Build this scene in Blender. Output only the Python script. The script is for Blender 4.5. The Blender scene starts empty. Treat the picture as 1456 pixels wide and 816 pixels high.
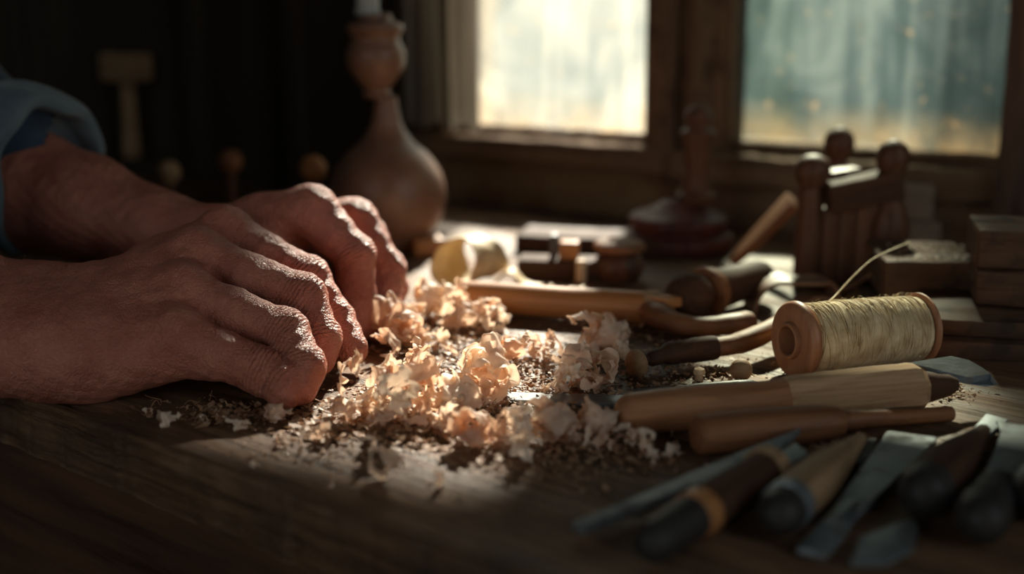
import bpy, bmesh, math, random
import numpy as np
from mathutils import Vector, Matrix, noise
random.seed(7); rng = np.random.default_rng(7)
SC = bpy.context.scene; COL = SC.collection
PI = math.pi
# ---------------------------------------------------------------- camera geometry (real camera used to take bearings)
CAM_H = 0.19; PITCH = math.radians(13.3); FPX = 1900.0
cp, sp = math.cos(PITCH), math.sin(PITCH)
def ray(px, py):
    u = (px-728)/FPX; v = (408-py)/FPX
    return Vector((u, cp+v*sp, -sp+v*cp))
def U(px, py, t): return ray(px, py)*t + Vector((0, 0, CAM_H))
def B(px, py, z=0.0):
    r = ray(px, py); return U(px, py, (z-CAM_H)/r.z)
# ---------------------------------------------------------------- object helpers
def tagp(o, label=None, cat=None, group=None, kind=None):
    if label: o['label'] = label
    if cat: o['category'] = cat
    if group: o['group'] = group
    if kind: o['kind'] = kind
    return o
def empty(name, M, label, cat, group=None):
    o = bpy.data.objects.new(name, None); COL.objects.link(o); o.matrix_world = M
    o.empty_display_size = .01
    return tagp(o, label, cat, group)
def mesh_obj(name, me, mat, parent=None, sharp=40):
    if isinstance(me, bmesh.types.BMesh):
        bmesh.ops.recalc_face_normals(me, faces=me.faces)
        m = bpy.data.meshes.new(name); me.to_mesh(m); me.free(); me = m
    for p in me.polygons: p.use_smooth = True
    if sharp: me.set_sharp_from_angle(angle=math.radians(sharp))
    o = bpy.data.objects.new(name, me); COL.objects.link(o)
    if mat: me.materials.append(mat)
    if parent: o.parent = parent
    return o
def frame(P, xdir, up=(0, 0, 1)):
    x = Vector(xdir).normalized(); up = Vector(up)
    y = up.cross(x).normalized(); z = x.cross(y)
    M = Matrix((x, y, z)).transposed().to_4x4(); M.translation = P
    return M
def between(P0, P1, roll=0):
    M = frame(P0, P1-P0)
    return M @ Matrix.Rotation(roll, 4, 'X'), (P1-P0).length
def yaw(P, deg): return Matrix.Translation(P) @ Matrix.Rotation(math.radians(deg), 4, 'Z')
def copy_tree(o, M, parent=None):
    c = o.copy(); COL.objects.link(c)
    if parent: c.parent = parent
    else: c.matrix_world = M
    for ch in list(o.children): copy_tree(ch, None, c)
    return c
# ---------------------------------------------------------------- geometry helpers
def lathe(prof, n=40, axis='x', bm=None, sy=1.0, sz=1.0, off=(0, 0, 0), wob=0):
    bm = bm or bmesh.new(); rings = []
    for (a, r) in prof:
        ring = []
        for i in range(n):
            t = 2*PI*i/n
            rr = r*(1+wob*noise.noise(Vector((a*60, math.cos(t)*1.5, math.sin(t)*1.5))))
            c, s = math.cos(t)*rr*sy, math.sin(t)*rr*sz
            co = (a, c, s) if axis == 'x' else (c, s, a)
            ring.append(bm.verts.new(Vector(co)+Vector(off)))
        rings.append(ring)
    for a, b in zip(rings, rings[1:]):
        for i in range(n): bm.faces.new((a[i], a[(i+1) % n], b[(i+1) % n], b[i]))
    if prof[0][1] > 0: bm.faces.new(rings[0][::-1])
    if prof[-1][1] > 0: bm.faces.new(rings[-1])
    return bm
def smoothprof(pts, k=6):
    """Catmull-Rom through profile points"""
    out = []
    P = [pts[0]]+list(pts)+[pts[-1]]
    for i in range(1, len(P)-2):
        p0, p1, p2, p3 = [np.array(q, float) for q in P[i-1:i+3]]
        for j in range(k):
            t = j/k
            out.append(tuple(.5*((2*p1)+(-p0+p2)*t+(2*p0-5*p1+4*p2-p3)*t*t+(-p0+3*p1-3*p2+p3)*t**3)))
    out.append(tuple(pts[-1]))
    return out
def tube(path, radii, n=10, bm=None, flat=1.0, cap=True):
    bm = bm or bmesh.new(); path = [Vector(p) for p in path]
    if not hasattr(radii, '__len__'): radii = [radii]*len(path)
    N = None; rings = []
    for i, p in enumerate(path):
        T = (path[min(i+1, len(path)-1)]-path[max(i-1, 0)]).normalized()
        if N is None:
            N = T.cross(Vector((0, 0, 1)))
            if N.length < .1: N = T.cross(Vector((0, 1, 0)))
        N = (N-T*N.dot(T)).normalized(); Bn = T.cross(N)
        rings.append([bm.verts.new(p+(N*math.cos(2*PI*k/n)+Bn*math.sin(2*PI*k/n)*flat)*radii[i]) for k in range(n)])
    for a, b in zip(rings, rings[1:]):
        for i in range(n): bm.faces.new((a[i], a[(i+1) % n], b[(i+1) % n], b[i]))
    if cap: bm.faces.new(rings[0][::-1]); bm.faces.new(rings[-1])
    return bm
def curve_pts(pts, k=8): return [Vector(p) for p in smoothprof([tuple(p) for p in pts], k)]
def prism(outline, z0, z1, bev=0.0, bm=None, seg=2):
    """flat outline (x,y) extruded z0..z1, optionally bevelled"""
    b2 = bmesh.new()
    lo = [b2.verts.new((x, y, z0)) for x, y in outline]; hi = [b2.verts.new((x, y, z1)) for x, y in outline]
    n = len(outline)
    b2.faces.new(lo[::-1]); b2.faces.new(hi)
    for i in range(n): b2.faces.new((lo[i], lo[(i+1) % n], hi[(i+1) % n], hi[i]))
    if bev: bmesh.ops.bevel(b2, geom=b2.edges[:], offset=bev, segments=seg, affect='EDGES', profile=.6)
    if bm is None: return b2
    m = bpy.data.meshes.new('t'); b2.to_mesh(m); b2.free(); bm.from_mesh(m); bpy.data.meshes.remove(m)
    return bm
def rough_box(x0, x1, y0, y1, z0, z1, bev=.002, amp=.0008, cut=8, freq=60, bm=None, seed=0):
    b2 = bmesh.new(); bmesh.ops.create_cube(b2, size=1)
    for v in b2.verts: v.co = Vector((x0+(v.co.x+.5)*(x1-x0), y0+(v.co.y+.5)*(y1-y0), z0+(v.co.z+.5)*(z1-z0)))
    if bev: bmesh.ops.bevel(b2, geom=b2.edges[:], offset=bev, segments=2, affect='EDGES', profile=.55)
    L = max(x1-x0, y1-y0, z1-z0)/cut
    for _ in range(7):
        es = [e for e in b2.edges if e.calc_length() > L*1.5]
        if not es: break
        bmesh.ops.subdivide_edges(b2, edges=es, cuts=1, use_grid_fill=True)
    bmesh.ops.triangulate(b2, faces=[f for f in b2.faces if len(f.verts) > 4])
    if amp:
        b2.normal_update()
        for v in b2.verts:
            q = v.co*freq+Vector((seed*7.3, seed*3.1, 0))
            v.co += v.normal*amp*(noise.noise(q)+.5*noise.noise(q*2.7))
    if bm is None: return b2
    m = bpy.data.meshes.new('t'); b2.to_mesh(m); b2.free(); bm.from_mesh(m); bpy.data.meshes.remove(m)
    return bm
def ball(r, n=24, off=(0, 0, 0), sx=1, sy=1, sz=1, bm=None):
    b = bmesh.new(); bmesh.ops.create_uvsphere(b, u_segments=n, v_segments=n//2, radius=r)
    for v in b.verts: v.co = Vector((v.co.x*sx, v.co.y*sy, v.co.z*sz))+Vector(off)
    if bm is None: return b
    m = bpy.data.meshes.new('t'); b.to_mesh(m); b.free(); bm.from_mesh(m); bpy.data.meshes.remove(m)
    return bm
# ---------------------------------------------------------------- materials
def new_mat(name):
    m = bpy.data.materials.new(name); m.use_nodes = True; nt = m.node_tree
    b = nt.nodes['Principled BSDF']; return m, nt, b
def lin(c): return tuple(c)+(1,)
def ramp(nt, src, stops):
    r = nt.nodes.new('ShaderNodeValToRGB'); nt.links.new(src, r.inputs[0])
    el = r.color_ramp.elements
    while len(el) < len(stops): el.new(.5)
    for e, (p, c) in zip(el, stops):
        e.position = p; e.color = lin(c) if hasattr(c, '__len__') else (c, c, c, 1)
    return r
def coords(nt, scale=(1, 1, 1), rot=(0, 0, 0), loc=(0, 0, 0)):
    tc = nt.nodes.new('ShaderNodeTexCoord'); mp = nt.nodes.new('ShaderNodeMapping')
    nt.links.new(tc.outputs['Object'], mp.inputs[0])
    mp.inputs['Scale'].default_value = scale; mp.inputs['Rotation'].default_value = rot; mp.inputs['Location'].default_value = loc
    return mp.outputs[0]
def ntex(nt, vec, scale, detail=4, rough=.55, dist=0):
    n = nt.nodes.new('ShaderNodeTexNoise'); nt.links.new(vec, n.inputs['Vector'])
    n.inputs['Scale'].default_value = scale; n.inputs['Detail'].default_value = detail
    n.inputs['Roughness'].default_value = rough; n.inputs['Distortion'].default_value = dist
    return n.outputs['Fac']
def math2(nt, op, a, b=None, clamp=False):
    m = nt.nodes.new('ShaderNodeMath'); m.operation = op; m.use_clamp = clamp
    for i, x in enumerate((a, b)):
        if x is None: continue
        if isinstance(x, (int, float)): m.inputs[i].default_value = x
        else: nt.links.new(x, m.inputs[i])
    return m.outputs[0]
def mixc(nt, f, a, b, mode='MIX'):
    m = nt.nodes.new('ShaderNodeMix'); m.data_type = 'RGBA'; m.blend_type = mode
    if isinstance(f, (int, float)): m.inputs[0].default_value = f
    else: nt.links.new(f, m.inputs[0])
    for i, x in ((6, a), (7, b)):
        if hasattr(x, '__len__'): m.inputs[i].default_value = lin(x)
        else: nt.links.new(x, m.inputs[i])
    return m.outputs[2]
def bump(nt, b, h, strength=.3, dist=.001):
    bp = nt.nodes.new('ShaderNodeBump'); bp.inputs['Strength'].default_value = strength
    bp.inputs['Distance'].default_value = dist; nt.links.new(h, bp.inputs['Height'])
    nt.links.new(bp.outputs[0], b.inputs['Normal']); return bp
def wood(name, dark, light, rough=.55, grain=1.0, bs=.35, axis='x', spots=None, spec=.25, coat=0):
    """grain runs along the chosen local axis; grain ~ size multiplier"""
    m, nt, b = new_mat(name)
    s = {'x': (12, 160, 160), 'y': (160, 12, 160), 'z': (160, 160, 12)}[axis]
    vec = coords(nt, tuple(q*grain for q in s))
    n1 = ntex(nt, vec, 1.0, 6, .62, .6)
    vec2 = coords(nt, tuple(q*grain*.22 for q in s), loc=(3, 1, 2))
    n2 = ntex(nt, vec2, 1.0, 3, .5, 1.5)
    f = math2(nt, 'ADD', math2(nt, 'MULTIPLY', n1, .6), math2(nt, 'MULTIPLY', n2, .5))
    mid = tuple((a+c)/2 for a, c in zip(dark, light))
    c = ramp(nt, f, [(.36, dark), (.52, mid), (.68, light)]).outputs[0]
    if spots:
        v3 = coords(nt, (1, 1, 1)); s3 = ramp(nt, ntex(nt, v3, 45, 4, .6), [(.5, 0), (.66, 1)]).outputs[0]
        c = mixc(nt, s3, c, spots)
    nt.links.new(c, b.inputs['Base Color'])
    r = ramp(nt, n2, [(.3, max(rough-.12, .1)), (.7, min(rough+.15, 1))]).outputs[0]
    nt.links.new(r, b.inputs['Roughness']); b.inputs['Specular IOR Level'].default_value = spec
    b.inputs['Coat Weight'].default_value = coat
    fine = ntex(nt, coords(nt, (1, 1, 1)), 900, 3)
    bump(nt, b, math2(nt, 'ADD', f, math2(nt, 'MULTIPLY', fine, .25)), bs, .0012)
    return m
def metal(name, col, rough=.35, stain=(.10, .06, .035), amt=.5, axis='x'):
    m, nt, b = new_mat(name)
    v = coords(nt); st = ramp(nt, ntex(nt, v, 70, 6, .65), [(.62-.25*amt, 0), (.75, 1)]).outputs[0]
    br = ntex(nt, coords(nt, (20, 600, 600) if axis == 'x' else (600, 600, 20)), 1, 3)
    c = mixc(nt, st, mixc(nt, br, tuple(q*.75 for q in col), col), stain)
    nt.links.new(c, b.inputs['Base Color'])
    nt.links.new(math2(nt, 'SUBTRACT', 1.0, math2(nt, 'MULTIPLY', st, .75)), b.inputs['Metallic'])
    nt.links.new(math2(nt, 'ADD', rough, math2(nt, 'MULTIPLY', math2(nt, 'ADD', st, br), .22)), b.inputs['Roughness'])
    bump(nt, b, math2(nt, 'ADD', br, st), .15, .0004)
    return m
M = {}
M['beech'] = wood('beech_handle', (.19, .075, .032), (.42, .185, .085), .5, 1.6, .35)
M['facet'] = wood('whittled_handle', (.26, .13, .06), (.60, .37, .20), .7, 1.8, .6)
M['brown'] = wood('brown_handle', (.11, .04, .018), (.30, .125, .055), .52, 1.3, .3)
M['orange'] = wood('orange_rod', (.28, .10, .03), (.50, .22, .08), .42, 1.0, .3)
M['darkwood'] = wood('dark_wood', (.025, .011, .006), (.10, .043, .021), .72, 1.0, .4)
M['darkwood_z'] = wood('dark_wood_upright', (.04, .016, .009), (.16, .068, .034), .5, .8, .4, axis='z', spec=.3)
M['reddark'] = wood('reddish_dark_wood', (.06, .018, .014), (.17, .06, .045), .45, .8, .3, axis='z')
M['block'] = wood('sawn_block', (.04, .018, .009), (.16, .08, .042), .75, 1.0, .8, spots=(.05, .03, .02))
M['greyblock'] = wood('grey_block', (.13, .09, .065), (.34, .26, .19), .8, 1.0, .7)
M['spoolwood'] = wood('spool_wood', (.30, .125, .06), (.50, .24, .125), .45, 1.2, .2, axis='z', coat=.1)
M['oldhandle'] = wood('worn_handle', (.16, .085, .04), (.42, .26, .14), .6, 1.4, .4)
M['palewood'] = wood('pale_wood', (.50, .30, .15), (.80, .58, .36), .6, 1.2, .3)
M['black'] = wood('blackened_wood', (.012, .011, .011), (.05, .042, .038), .5, 1.2, .4)
M['steel'] = metal('worn_steel', (.30, .33, .35), .34, amt=.45)
M['bluesteel'] = metal('blued_steel', (.34, .37, .39), .46, (.07, .05, .04), .5)
M['darksteel'] = metal('dark_steel', (.10, .10, .105), .42, (.05, .03, .02), .7)
# ================================================================ the room and its window wall
WA = math.radians(28.5)
WO = Vector((-.034, 1.12, 0)); EX = Vector((math.cos(WA), -math.sin(WA), 0)); ED = Vector((-math.sin(WA), -math.cos(WA), 0))
WM = Matrix((EX, -ED, Vector((0, 0, 1)))).transposed().to_4x4(); WM.translation = WO    # local x along wall, -y into the room, z up
def S(px, py=300, d=0.0):
    r = ray(px, py); o = Vector((0, 0, CAM_H)); q = WO+ED*d
    t = (q-o).dot(ED)/r.dot(ED); P = o+r*t
    return (P-WO).dot(EX), P.z
def struct(name, bm, mat, Mx=None, sharp=40):
    o = mesh_obj(name, bm, mat, None, sharp); o['kind'] = 'structure'
    if Mx is not None: o.matrix_world = Mx
    return o
M['frame'] = wood('window_timber', (.06, .031, .017), (.23, .13, .073), .8, .55, .8, axis='z', spec=.15, spots=(.09, .05, .03))
M['frame_h'] = wood('sill_timber', (.05, .028, .016), (.22, .13, .075), .85, .6, 1.0, axis='x', spec=.12, spots=(.16, .10, .06))
M['post'] = wood('rough_post', (.035, .018, .012), (.19, .10, .06), .7, .9, 1.0, axis='z')
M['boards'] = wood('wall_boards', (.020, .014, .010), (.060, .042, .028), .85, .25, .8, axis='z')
M['plaster'] = wood('stained_panel', (.12, .072, .035), (.26, .165, .085), .85, .3, .5, axis='x', spots=(.16, .08, .04))
M['floor'] = wood('floor_boards', (.03, .02, .014), (.08, .055, .038), .7, .2, .5)
s0, s1, s2, s3 = S(638)[0], S(909)[0], S(1030)[0], S(1420)[0]
zb = .060; zt = .42; ZT2 = .335; TH = .05  # unseen window heads set low, shaped to cut the sun patch short
def wb(x0, x1, y0, y1, z0, z1, **k): return rough_box(x0, x1, y0, y1, z0, z1, **k)
# wall with two openings: built of solid masonry pieces as one mesh
bm = bmesh.new()
for (a, b, z0, z1) in ((-2.2, s0-.02, -.9, 1.3), (s3+.004, 1.6, -.9, 1.3), (s0-.02, s3+.004, -.9, zb-.012), (s0-.02, s1+.014, zt+.02, 1.3), (s1+.014, s3+.004, ZT2+.02, 1.3)):
    prism([(a, 0.0), (b, 0.0), (b, TH), (a, TH)], z0, z1, bm=bm)
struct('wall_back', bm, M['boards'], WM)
# cover battens on the boarded wall, left of the window
k = 0
for px, w, dd in ((585, .012, .006), (615, .02, .010), (640, .013, .016)):
    s = S(px)[0]
    struct('trim_%d' % (k+1), wb(s-w/2, s+w/2, -dd, 0.001, -.0, 1.25, bev=.002, amp=.0008, cut=30, seed=k), M['frame'], WM); k += 1
for i in range(11):
    s = s0-.16-.115*i
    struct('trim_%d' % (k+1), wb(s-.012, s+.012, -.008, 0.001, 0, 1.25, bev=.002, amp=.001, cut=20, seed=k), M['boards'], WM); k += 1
# window 1 and window 2 frames, sills and panes
def window(n, a, b, stile_l, stile_r, zt):
    r = empty('window_%d' % n, WM, None, None); del_keys(r); r['kind'] = 'structure'
    f = bmesh.new()
    wb(a-stile_l, a, .004, .040, zb-.01, zt+.02, bev=.002, amp=.0008, cut=40, bm=f, seed=n)
    wb(b, b+stile_r, .004, .040, zb-.01, zt+.02, bev=.002, amp=.0008, cut=40, bm=f, seed=n+4)
    wb(a, b, .006, .038, zb-.012, zb+.004, bev=.002, amp=.001, cut=40, bm=f, seed=n+2)
    wb(a, b, .006, .038, zt-.006, zt+.02, bev=.002, amp=.001, cut=30, bm=f, seed=n+3)
    mesh_obj('window_frame', f, M['frame'], r)
    g = prism([(a, .020), (b, .020), (b, .0225), (a, .0225)], zb+.002, zt-.004)
    mesh_obj('pane', g, M['pane%d' % n], r)
    return r
def del_keys(o):
    for kk in ('label', 'category'):
        if kk in o: del o[kk]
def pane_mat(name, cols, clear, tint, streak, seed, xl, xr=None):
    """grimy old glass: partly clear, partly a lime and dust film that scatters light"""
    m = bpy.data.materials.new(name); m.use_nodes = True; nt = m.node_tree; nt.nodes.clear()
    out = nt.nodes.new('ShaderNodeOutputMaterial')
    v = coords(nt, (1, 1, 1), loc=(seed, 0, seed)); vs = coords(nt, (14, 14, 1.4), loc=(seed, 0, 0))
    a = ntex(nt, v, 14, 5, .6, .8); b = ntex(nt, vs, 3.2, 5, .62, .6); c = ntex(nt, v, 90, 4, .7)
    f = math2(nt, 'ADD', math2(nt, 'MULTIPLY', a, .4), math2(nt, 'MULTIPLY', b, .6))
    col = ramp(nt, f, cols).outputs[0]
    sx0 = nt.nodes.new('ShaderNodeSeparateXYZ'); tc0 = nt.nodes.new('ShaderNodeTexCoord'); nt.links.new(tc0.outputs['Object'], sx0.inputs[0])
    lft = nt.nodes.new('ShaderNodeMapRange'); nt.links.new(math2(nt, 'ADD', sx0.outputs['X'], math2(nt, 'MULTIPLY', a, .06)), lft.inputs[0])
    lft.inputs[1].default_value = xl+.075; lft.inputs[2].default_value = xl+.022; lft.inputs[3].default_value = 0; lft.inputs[4].default_value = 1  # left edge browned to imitate a gradual fade of the pane's brightness
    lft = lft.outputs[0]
    spots = ramp(nt, c, [(.62, 0), (.72, 1)]).outputs[0]
    tc = nt.nodes.new('ShaderNodeTexCoord'); sx = nt.nodes.new('ShaderNodeSeparateXYZ'); nt.links.new(tc.outputs['Object'], sx.inputs[0])
    low = nt.nodes.new('ShaderNodeMapRange'); nt.links.new(sx.outputs['Z'], low.inputs[0])
    low.inputs[1].default_value = zb+.035; low.inputs[2].default_value = zb; low.inputs[3].default_value = 0; low.inputs[4].default_value = 1
    crust = math2(nt, 'MULTIPLY', low.outputs[0], ramp(nt, ntex(nt, v, 38, 5, .7), [(.35, .25), (.6, 1)]).outputs[0], True)
    col = mixc(nt, math2(nt, 'MULTIPLY', spots, .5), col, (.40, .25, .12))
    col = mixc(nt, math2(nt, 'MULTIPLY', crust, .6), col, (.24, .17, .09))
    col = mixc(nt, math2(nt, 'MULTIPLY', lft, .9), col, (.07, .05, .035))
    tr = nt.nodes.new('ShaderNodeBsdfTransparent'); tr.inputs[0].default_value = lin(tint)
    tl = nt.nodes.new('ShaderNodeBsdfTranslucent'); nt.links.new(col, tl.inputs[0])
    df = nt.nodes.new('ShaderNodeBsdfDiffuse'); nt.links.new(col, df.inputs[0])
    gl = nt.nodes.new('ShaderNodeBsdfGlossy'); gl.inputs['Roughness'].default_value = .15
    mx = nt.nodes.new('ShaderNodeMixShader'); mx.inputs[0].default_value = .12; nt.links.new(tl.outputs[0], mx.inputs[1]); nt.links.new(df.outputs[0], mx.inputs[2])
    fac = ramp(nt, math2(nt, 'ADD', f, math2(nt, 'ADD', math2(nt, 'MULTIPLY', crust, .4), lft)), [(.3, 1-clear-streak), (.75, min(.96, 1-clear+streak+.1))]).outputs[0]
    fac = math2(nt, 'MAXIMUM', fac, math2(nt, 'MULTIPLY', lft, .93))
    if xr:
        rg = nt.nodes.new('ShaderNodeMapRange'); nt.links.new(math2(nt, 'ADD', sx0.outputs['X'], math2(nt, 'MULTIPLY', a, .05)), rg.inputs[0])
        for i_, q_ in zip((1, 2, 3, 4), xr): rg.inputs[i_].default_value = q_
        fac = math2(nt, 'MAXIMUM', fac, rg.outputs[0])  # film thickened rightward to dim the sun falling on the bench
    m2 = nt.nodes.new('ShaderNodeMixShader'); nt.links.new(fac, m2.inputs[0]); nt.links.new(tr.outputs[0], m2.inputs[1]); nt.links.new(mx.outputs[0], m2.inputs[2])
    m3 = nt.nodes.new('ShaderNodeMixShader'); m3.inputs[0].default_value = .03; nt.links.new(m2.outputs[0], m3.inputs[1]); nt.links.new(gl.outputs[0], m3.inputs[2])
    nt.links.new(m3.outputs[0], out.inputs[0]); return m
M['pane1'] = pane_mat('limed_glass', [(.34, (.045, .06, .062)), (.5, (.13, .14, .13)), (.64, (.29, .27, .215))], .55, (.84, .86, .85), .15, 1, s0)
M['pane2'] = pane_mat('dimmed_teal_glass', [(.36, (.010, .017, .018)), (.5, (.028, .040, .042)), (.62, (.070, .086, .084))], .52, (.66, .70, .64), .12, 5, s2-.06, (s2+.06, s3-.02, 0, .90))  # film darkened and tinted to stand for dim teal light outside
window(1, s0, s1, .02, .012, zt)
window(2, s2, s3, .014, .004, ZT2)
# mullion between the windows: stepped, deep
bm = bmesh.new()
sa, sb, sc_, sd = S(922)[0], S(962)[0], S(985)[0], S(1018)[0]
wb(s1+.012, s2-.014, -.004, .046, zb-.02, ZT2+.02, bev=.002, amp=.001, cut=40, bm=bm, seed=11)
wb(S(925)[0], S(963)[0], -.016, -.002, zb-.03, zt+.02, bev=.003, amp=.001, cut=40, bm=bm, seed=12)
wb(S(978)[0], S(998)[0], -.012, -.002, zb-.03, zt+.02, bev=.003, amp=.001, cut=40, bm=bm, seed=13)
struct('trim_%d' % (k+1), bm, M['frame'], WM); k += 1
# sills: rough beams under each window
struct('trim_%d' % (k+1), wb(s0-.03, s1+.03, -.020, .02, zb-.022, zb-.002, bev=.003, amp=.0016, cut=60, freq=50, seed=3), M['frame_h'], WM); k += 1
struct('trim_%d' % (k+1), wb(s0-.03, s1+.03, -.010, .001, -.0, zb-.022, bev=.002, amp=.001, cut=50, seed=4), M['plaster'], WM); k += 1
struct('trim_%d' % (k+1), wb(s1+.031, s3+.02, -.022, .02, zb-.026, zb-.003, bev=.004, amp=.0026, cut=70, freq=45, seed=5), M['frame_h'], WM); k += 1
struct('trim_%d' % (k+1), wb(s1+.031, s3+.02, -.016, .001, -.0, zb-.027, bev=.003, amp=.0022, cut=70, freq=45, seed=6), M['frame_h'], WM); k += 1
# rough post at the right of the window, standing proud of the wall
sp0 = S(1419, 200, .03)[0]
struct('trim_%d' % (k+1), wb(sp0, sp0+.07, -.030, .0, 0, 1.25, bev=.003, amp=.0016, cut=90, freq=70, seed=8), M['post'], WM); k += 1
struct('floor', prism([(-2.2, -2.6), (1.6, -2.6), (1.6, 0), (-2.2, 0)], -.95, -.9), M['floor'], WM)
struct('ceiling', prism([(-2.2, -2.6), (1.6, -2.6), (1.6, .05), (-2.2, .05)], 1.3, 1.34), M['boards'], WM)
struct('wall_left', prism([(-2.24, -2.6), (-2.2, -2.6), (-2.2, 0), (-2.24, 0)], -.9, 1.3), M['boards'], WM)
FW = (-.95, .8, -.1, 1.12); RW = (-1.3, -.28, .1, 1.12)     # unseen openings added for fill light, behind the viewer and in the right wall
bm = bmesh.new()
for (a, b, z0, z1) in ((-2.24, FW[0], -.9, 1.3), (FW[1], 1.64, -.9, 1.3), (FW[0], FW[1], -.9, FW[2]), (FW[0], FW[1], FW[3], 1.3)):
    prism([(a, -2.64), (b, -2.64), (b, -2.6), (a, -2.6)], z0, z1, bm=bm)
struct('wall_front', bm, M['boards'], WM)
bm = bmesh.new()
for (a, b, z0, z1) in ((-2.6, RW[0], -.9, 1.3), (RW[1], 0, -.9, 1.3), (RW[0], RW[1], -.9, RW[2]), (RW[0], RW[1], RW[3], 1.3)):
    prism([(1.6, a), (1.64, a), (1.64, b), (1.6, b)], z0, z1, bm=bm)
struct('wall_right', bm, M['boards'], WM)
bm = bmesh.new()
for x in (FW[0], (FW[0]+FW[1])/2-.02, FW[1]-.04): rough_box(x, x+.04, -2.645, -2.595, FW[2], FW[3], bm=bm)
for z in (FW[2], (FW[2]+FW[3])/2, FW[3]-.04): rough_box(FW[0], FW[1], -2.64, -2.60, z, z+.04, bm=bm)
struct('window_3', bm, M['frame'], WM)  # unseen window added to let in fill from behind the viewer
bm = bmesh.new()
for y in (RW[0], (RW[0]+RW[1])/2-.02, RW[1]-.04): rough_box(1.595, 1.645, y, y+.04, RW[2], RW[3], bm=bm)
for z in (RW[2], (RW[2]+RW[3])/2, RW[3]-.04): rough_box(1.60, 1.64, RW[0], RW[1], z, z+.04, bm=bm)
struct('window_4', bm, M['frame'], WM)  # side window added out of view for soft fill from the right
# ================================================================ workbench
FO = Vector((-.241, .602, 0)); FE = (B(720, 816)-B(0, 548)); FE.z = 0; FE.normalize(); FN = Vector((-FE.y, FE.x, 0))
BM = Matrix((FE, FN, Vector((0, 0, 1)))).transposed().to_4x4(); BM.translation = FO
m, nt, b = new_mat('bench_oak'); M['bench'] = m
vec = coords(nt, (9, 130, 130)); n1 = ntex(nt, vec, 1, 7, .65, .8)
n2 = ntex(nt, coords(nt, (2.2, 22, 22), loc=(4, 2, 1)), 1, 4, .55, 1.5)
n3 = ntex(nt, coords(nt), 18, 5, .6, .4)
f = math2(nt, 'ADD', math2(nt, 'MULTIPLY', n1, .6), math2(nt, 'MULTIPLY', n2, .45))
c = ramp(nt, f, [(.36, (.05, .024, .012)), (.50, (.145, .074, .038)), (.66, (.30, .165, .09))]).outputs[0]
c = mixc(nt, ramp(nt, n3, [(.48, 0), (.68, .75)]).outputs[0], c, (.055, .034, .022))
nt.links.new(c, b.inputs['Base Color'])
nt.links.new(ramp(nt, n2, [(.3, .45), (.7, .8)]).outputs[0], b.inputs['Roughness']); b.inputs['Specular IOR Level'].default_value = .28
crk = ramp(nt, ntex(nt, coords(nt, (5, 190, 190), loc=(1, 1, 1)), 1, 5, .7, .5), [(.38, 0), (.46, 1)]).outputs[0]
fine = ntex(nt, coords(nt), 700, 4, .6)
bump(nt, b, math2(nt, 'ADD', math2(nt, 'ADD', f, math2(nt, 'MULTIPLY', crk, .6)), math2(nt, 'MULTIPLY', fine, .18)), .75, .0016)
bench = empty('workbench', BM, 'heavy dark oak workbench with a worn, cracked top, running under the window', 'workbench')
BMi = BM.inverted()
def backv(x):   # depth to the wall measured along local y
    P = BM @ Vector((x, 0, 0)); t = (WO-P).dot(ED)/FN.dot(ED); return t-.018
xs = np.concatenate([np.linspace(-1.0, -.12, 70, endpoint=False), np.linspace(-.12, .42, 420, endpoint=False), np.linspace(.42, .95, 50)])
prof = []
for v in np.linspace(1, 0, 130): prof.append(('t', v**1.6, 0))
for a in np.linspace(0, 90, 7)[1:]: prof.append(('r', a, 0))
for z in np.linspace(-.004, -.029, 12)[1:]: prof.append(('s', 0, z))
prof += [('s', .003, -.0305), ('s', .02, -.031), ('s', .12, -.031)]
bm = bmesh.new(); prev = None
for x in xs:
    row = []; bv = backv(x)
    chip = .0035*max(0, noise.noise(Vector((x*9, 3, 0))))+.0012*noise.noise(Vector((x*60, 1, 0)))+.0006*noise.noise(Vector((x*190, 5, 0)))
    for kd, a_, z_ in prof:
        if kd == 't': y = .004+chip+(bv-.004-chip)*a_; z = 0
        elif kd == 'r': t = math.radians(a_); y = .004+chip-.004*math.sin(t); z = -.004+.004*math.cos(t)
        else: y = a_+chip; z = z_
        q = Vector((x*22, y*90, z*90))
        if kd == 't':
            n = .00045*noise.noise(q)+.0003*noise.noise(Vector((x*60, y*420, 0)))
            e = max(0, 1-(y-chip)/.02); n -= .0016*e*e*max(0, noise.noise(Vector((x*35, y*60, 9)))+.2)
            z += min(n, .0001)
        else:
            y += .0011*noise.noise(q)+.0005*noise.noise(q*3.3)
        row.append(bm.verts.new((x, y, z)))
    if prev:
        for i in range(len(row)-1): bm.faces.new((prev[i], row[i], row[i+1], prev[i+1]))
    prev = row
mesh_obj('tabletop', bm, M['bench'], bench, 60)
mesh_obj('apron', wb(-.95, .9, .012, .05, -.14, -.0315, bev=.002, amp=.0012, cut=60, seed=2), M['darkwood'], bench)
for x in (-.8, -.04, .75):
    mesh_obj('leg', wb(x-.05, x+.05, .0505, .14, -.9, -.0315, bev=.004, amp=.001, cut=20, seed=3), M['darkwood'], bench)
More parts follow.
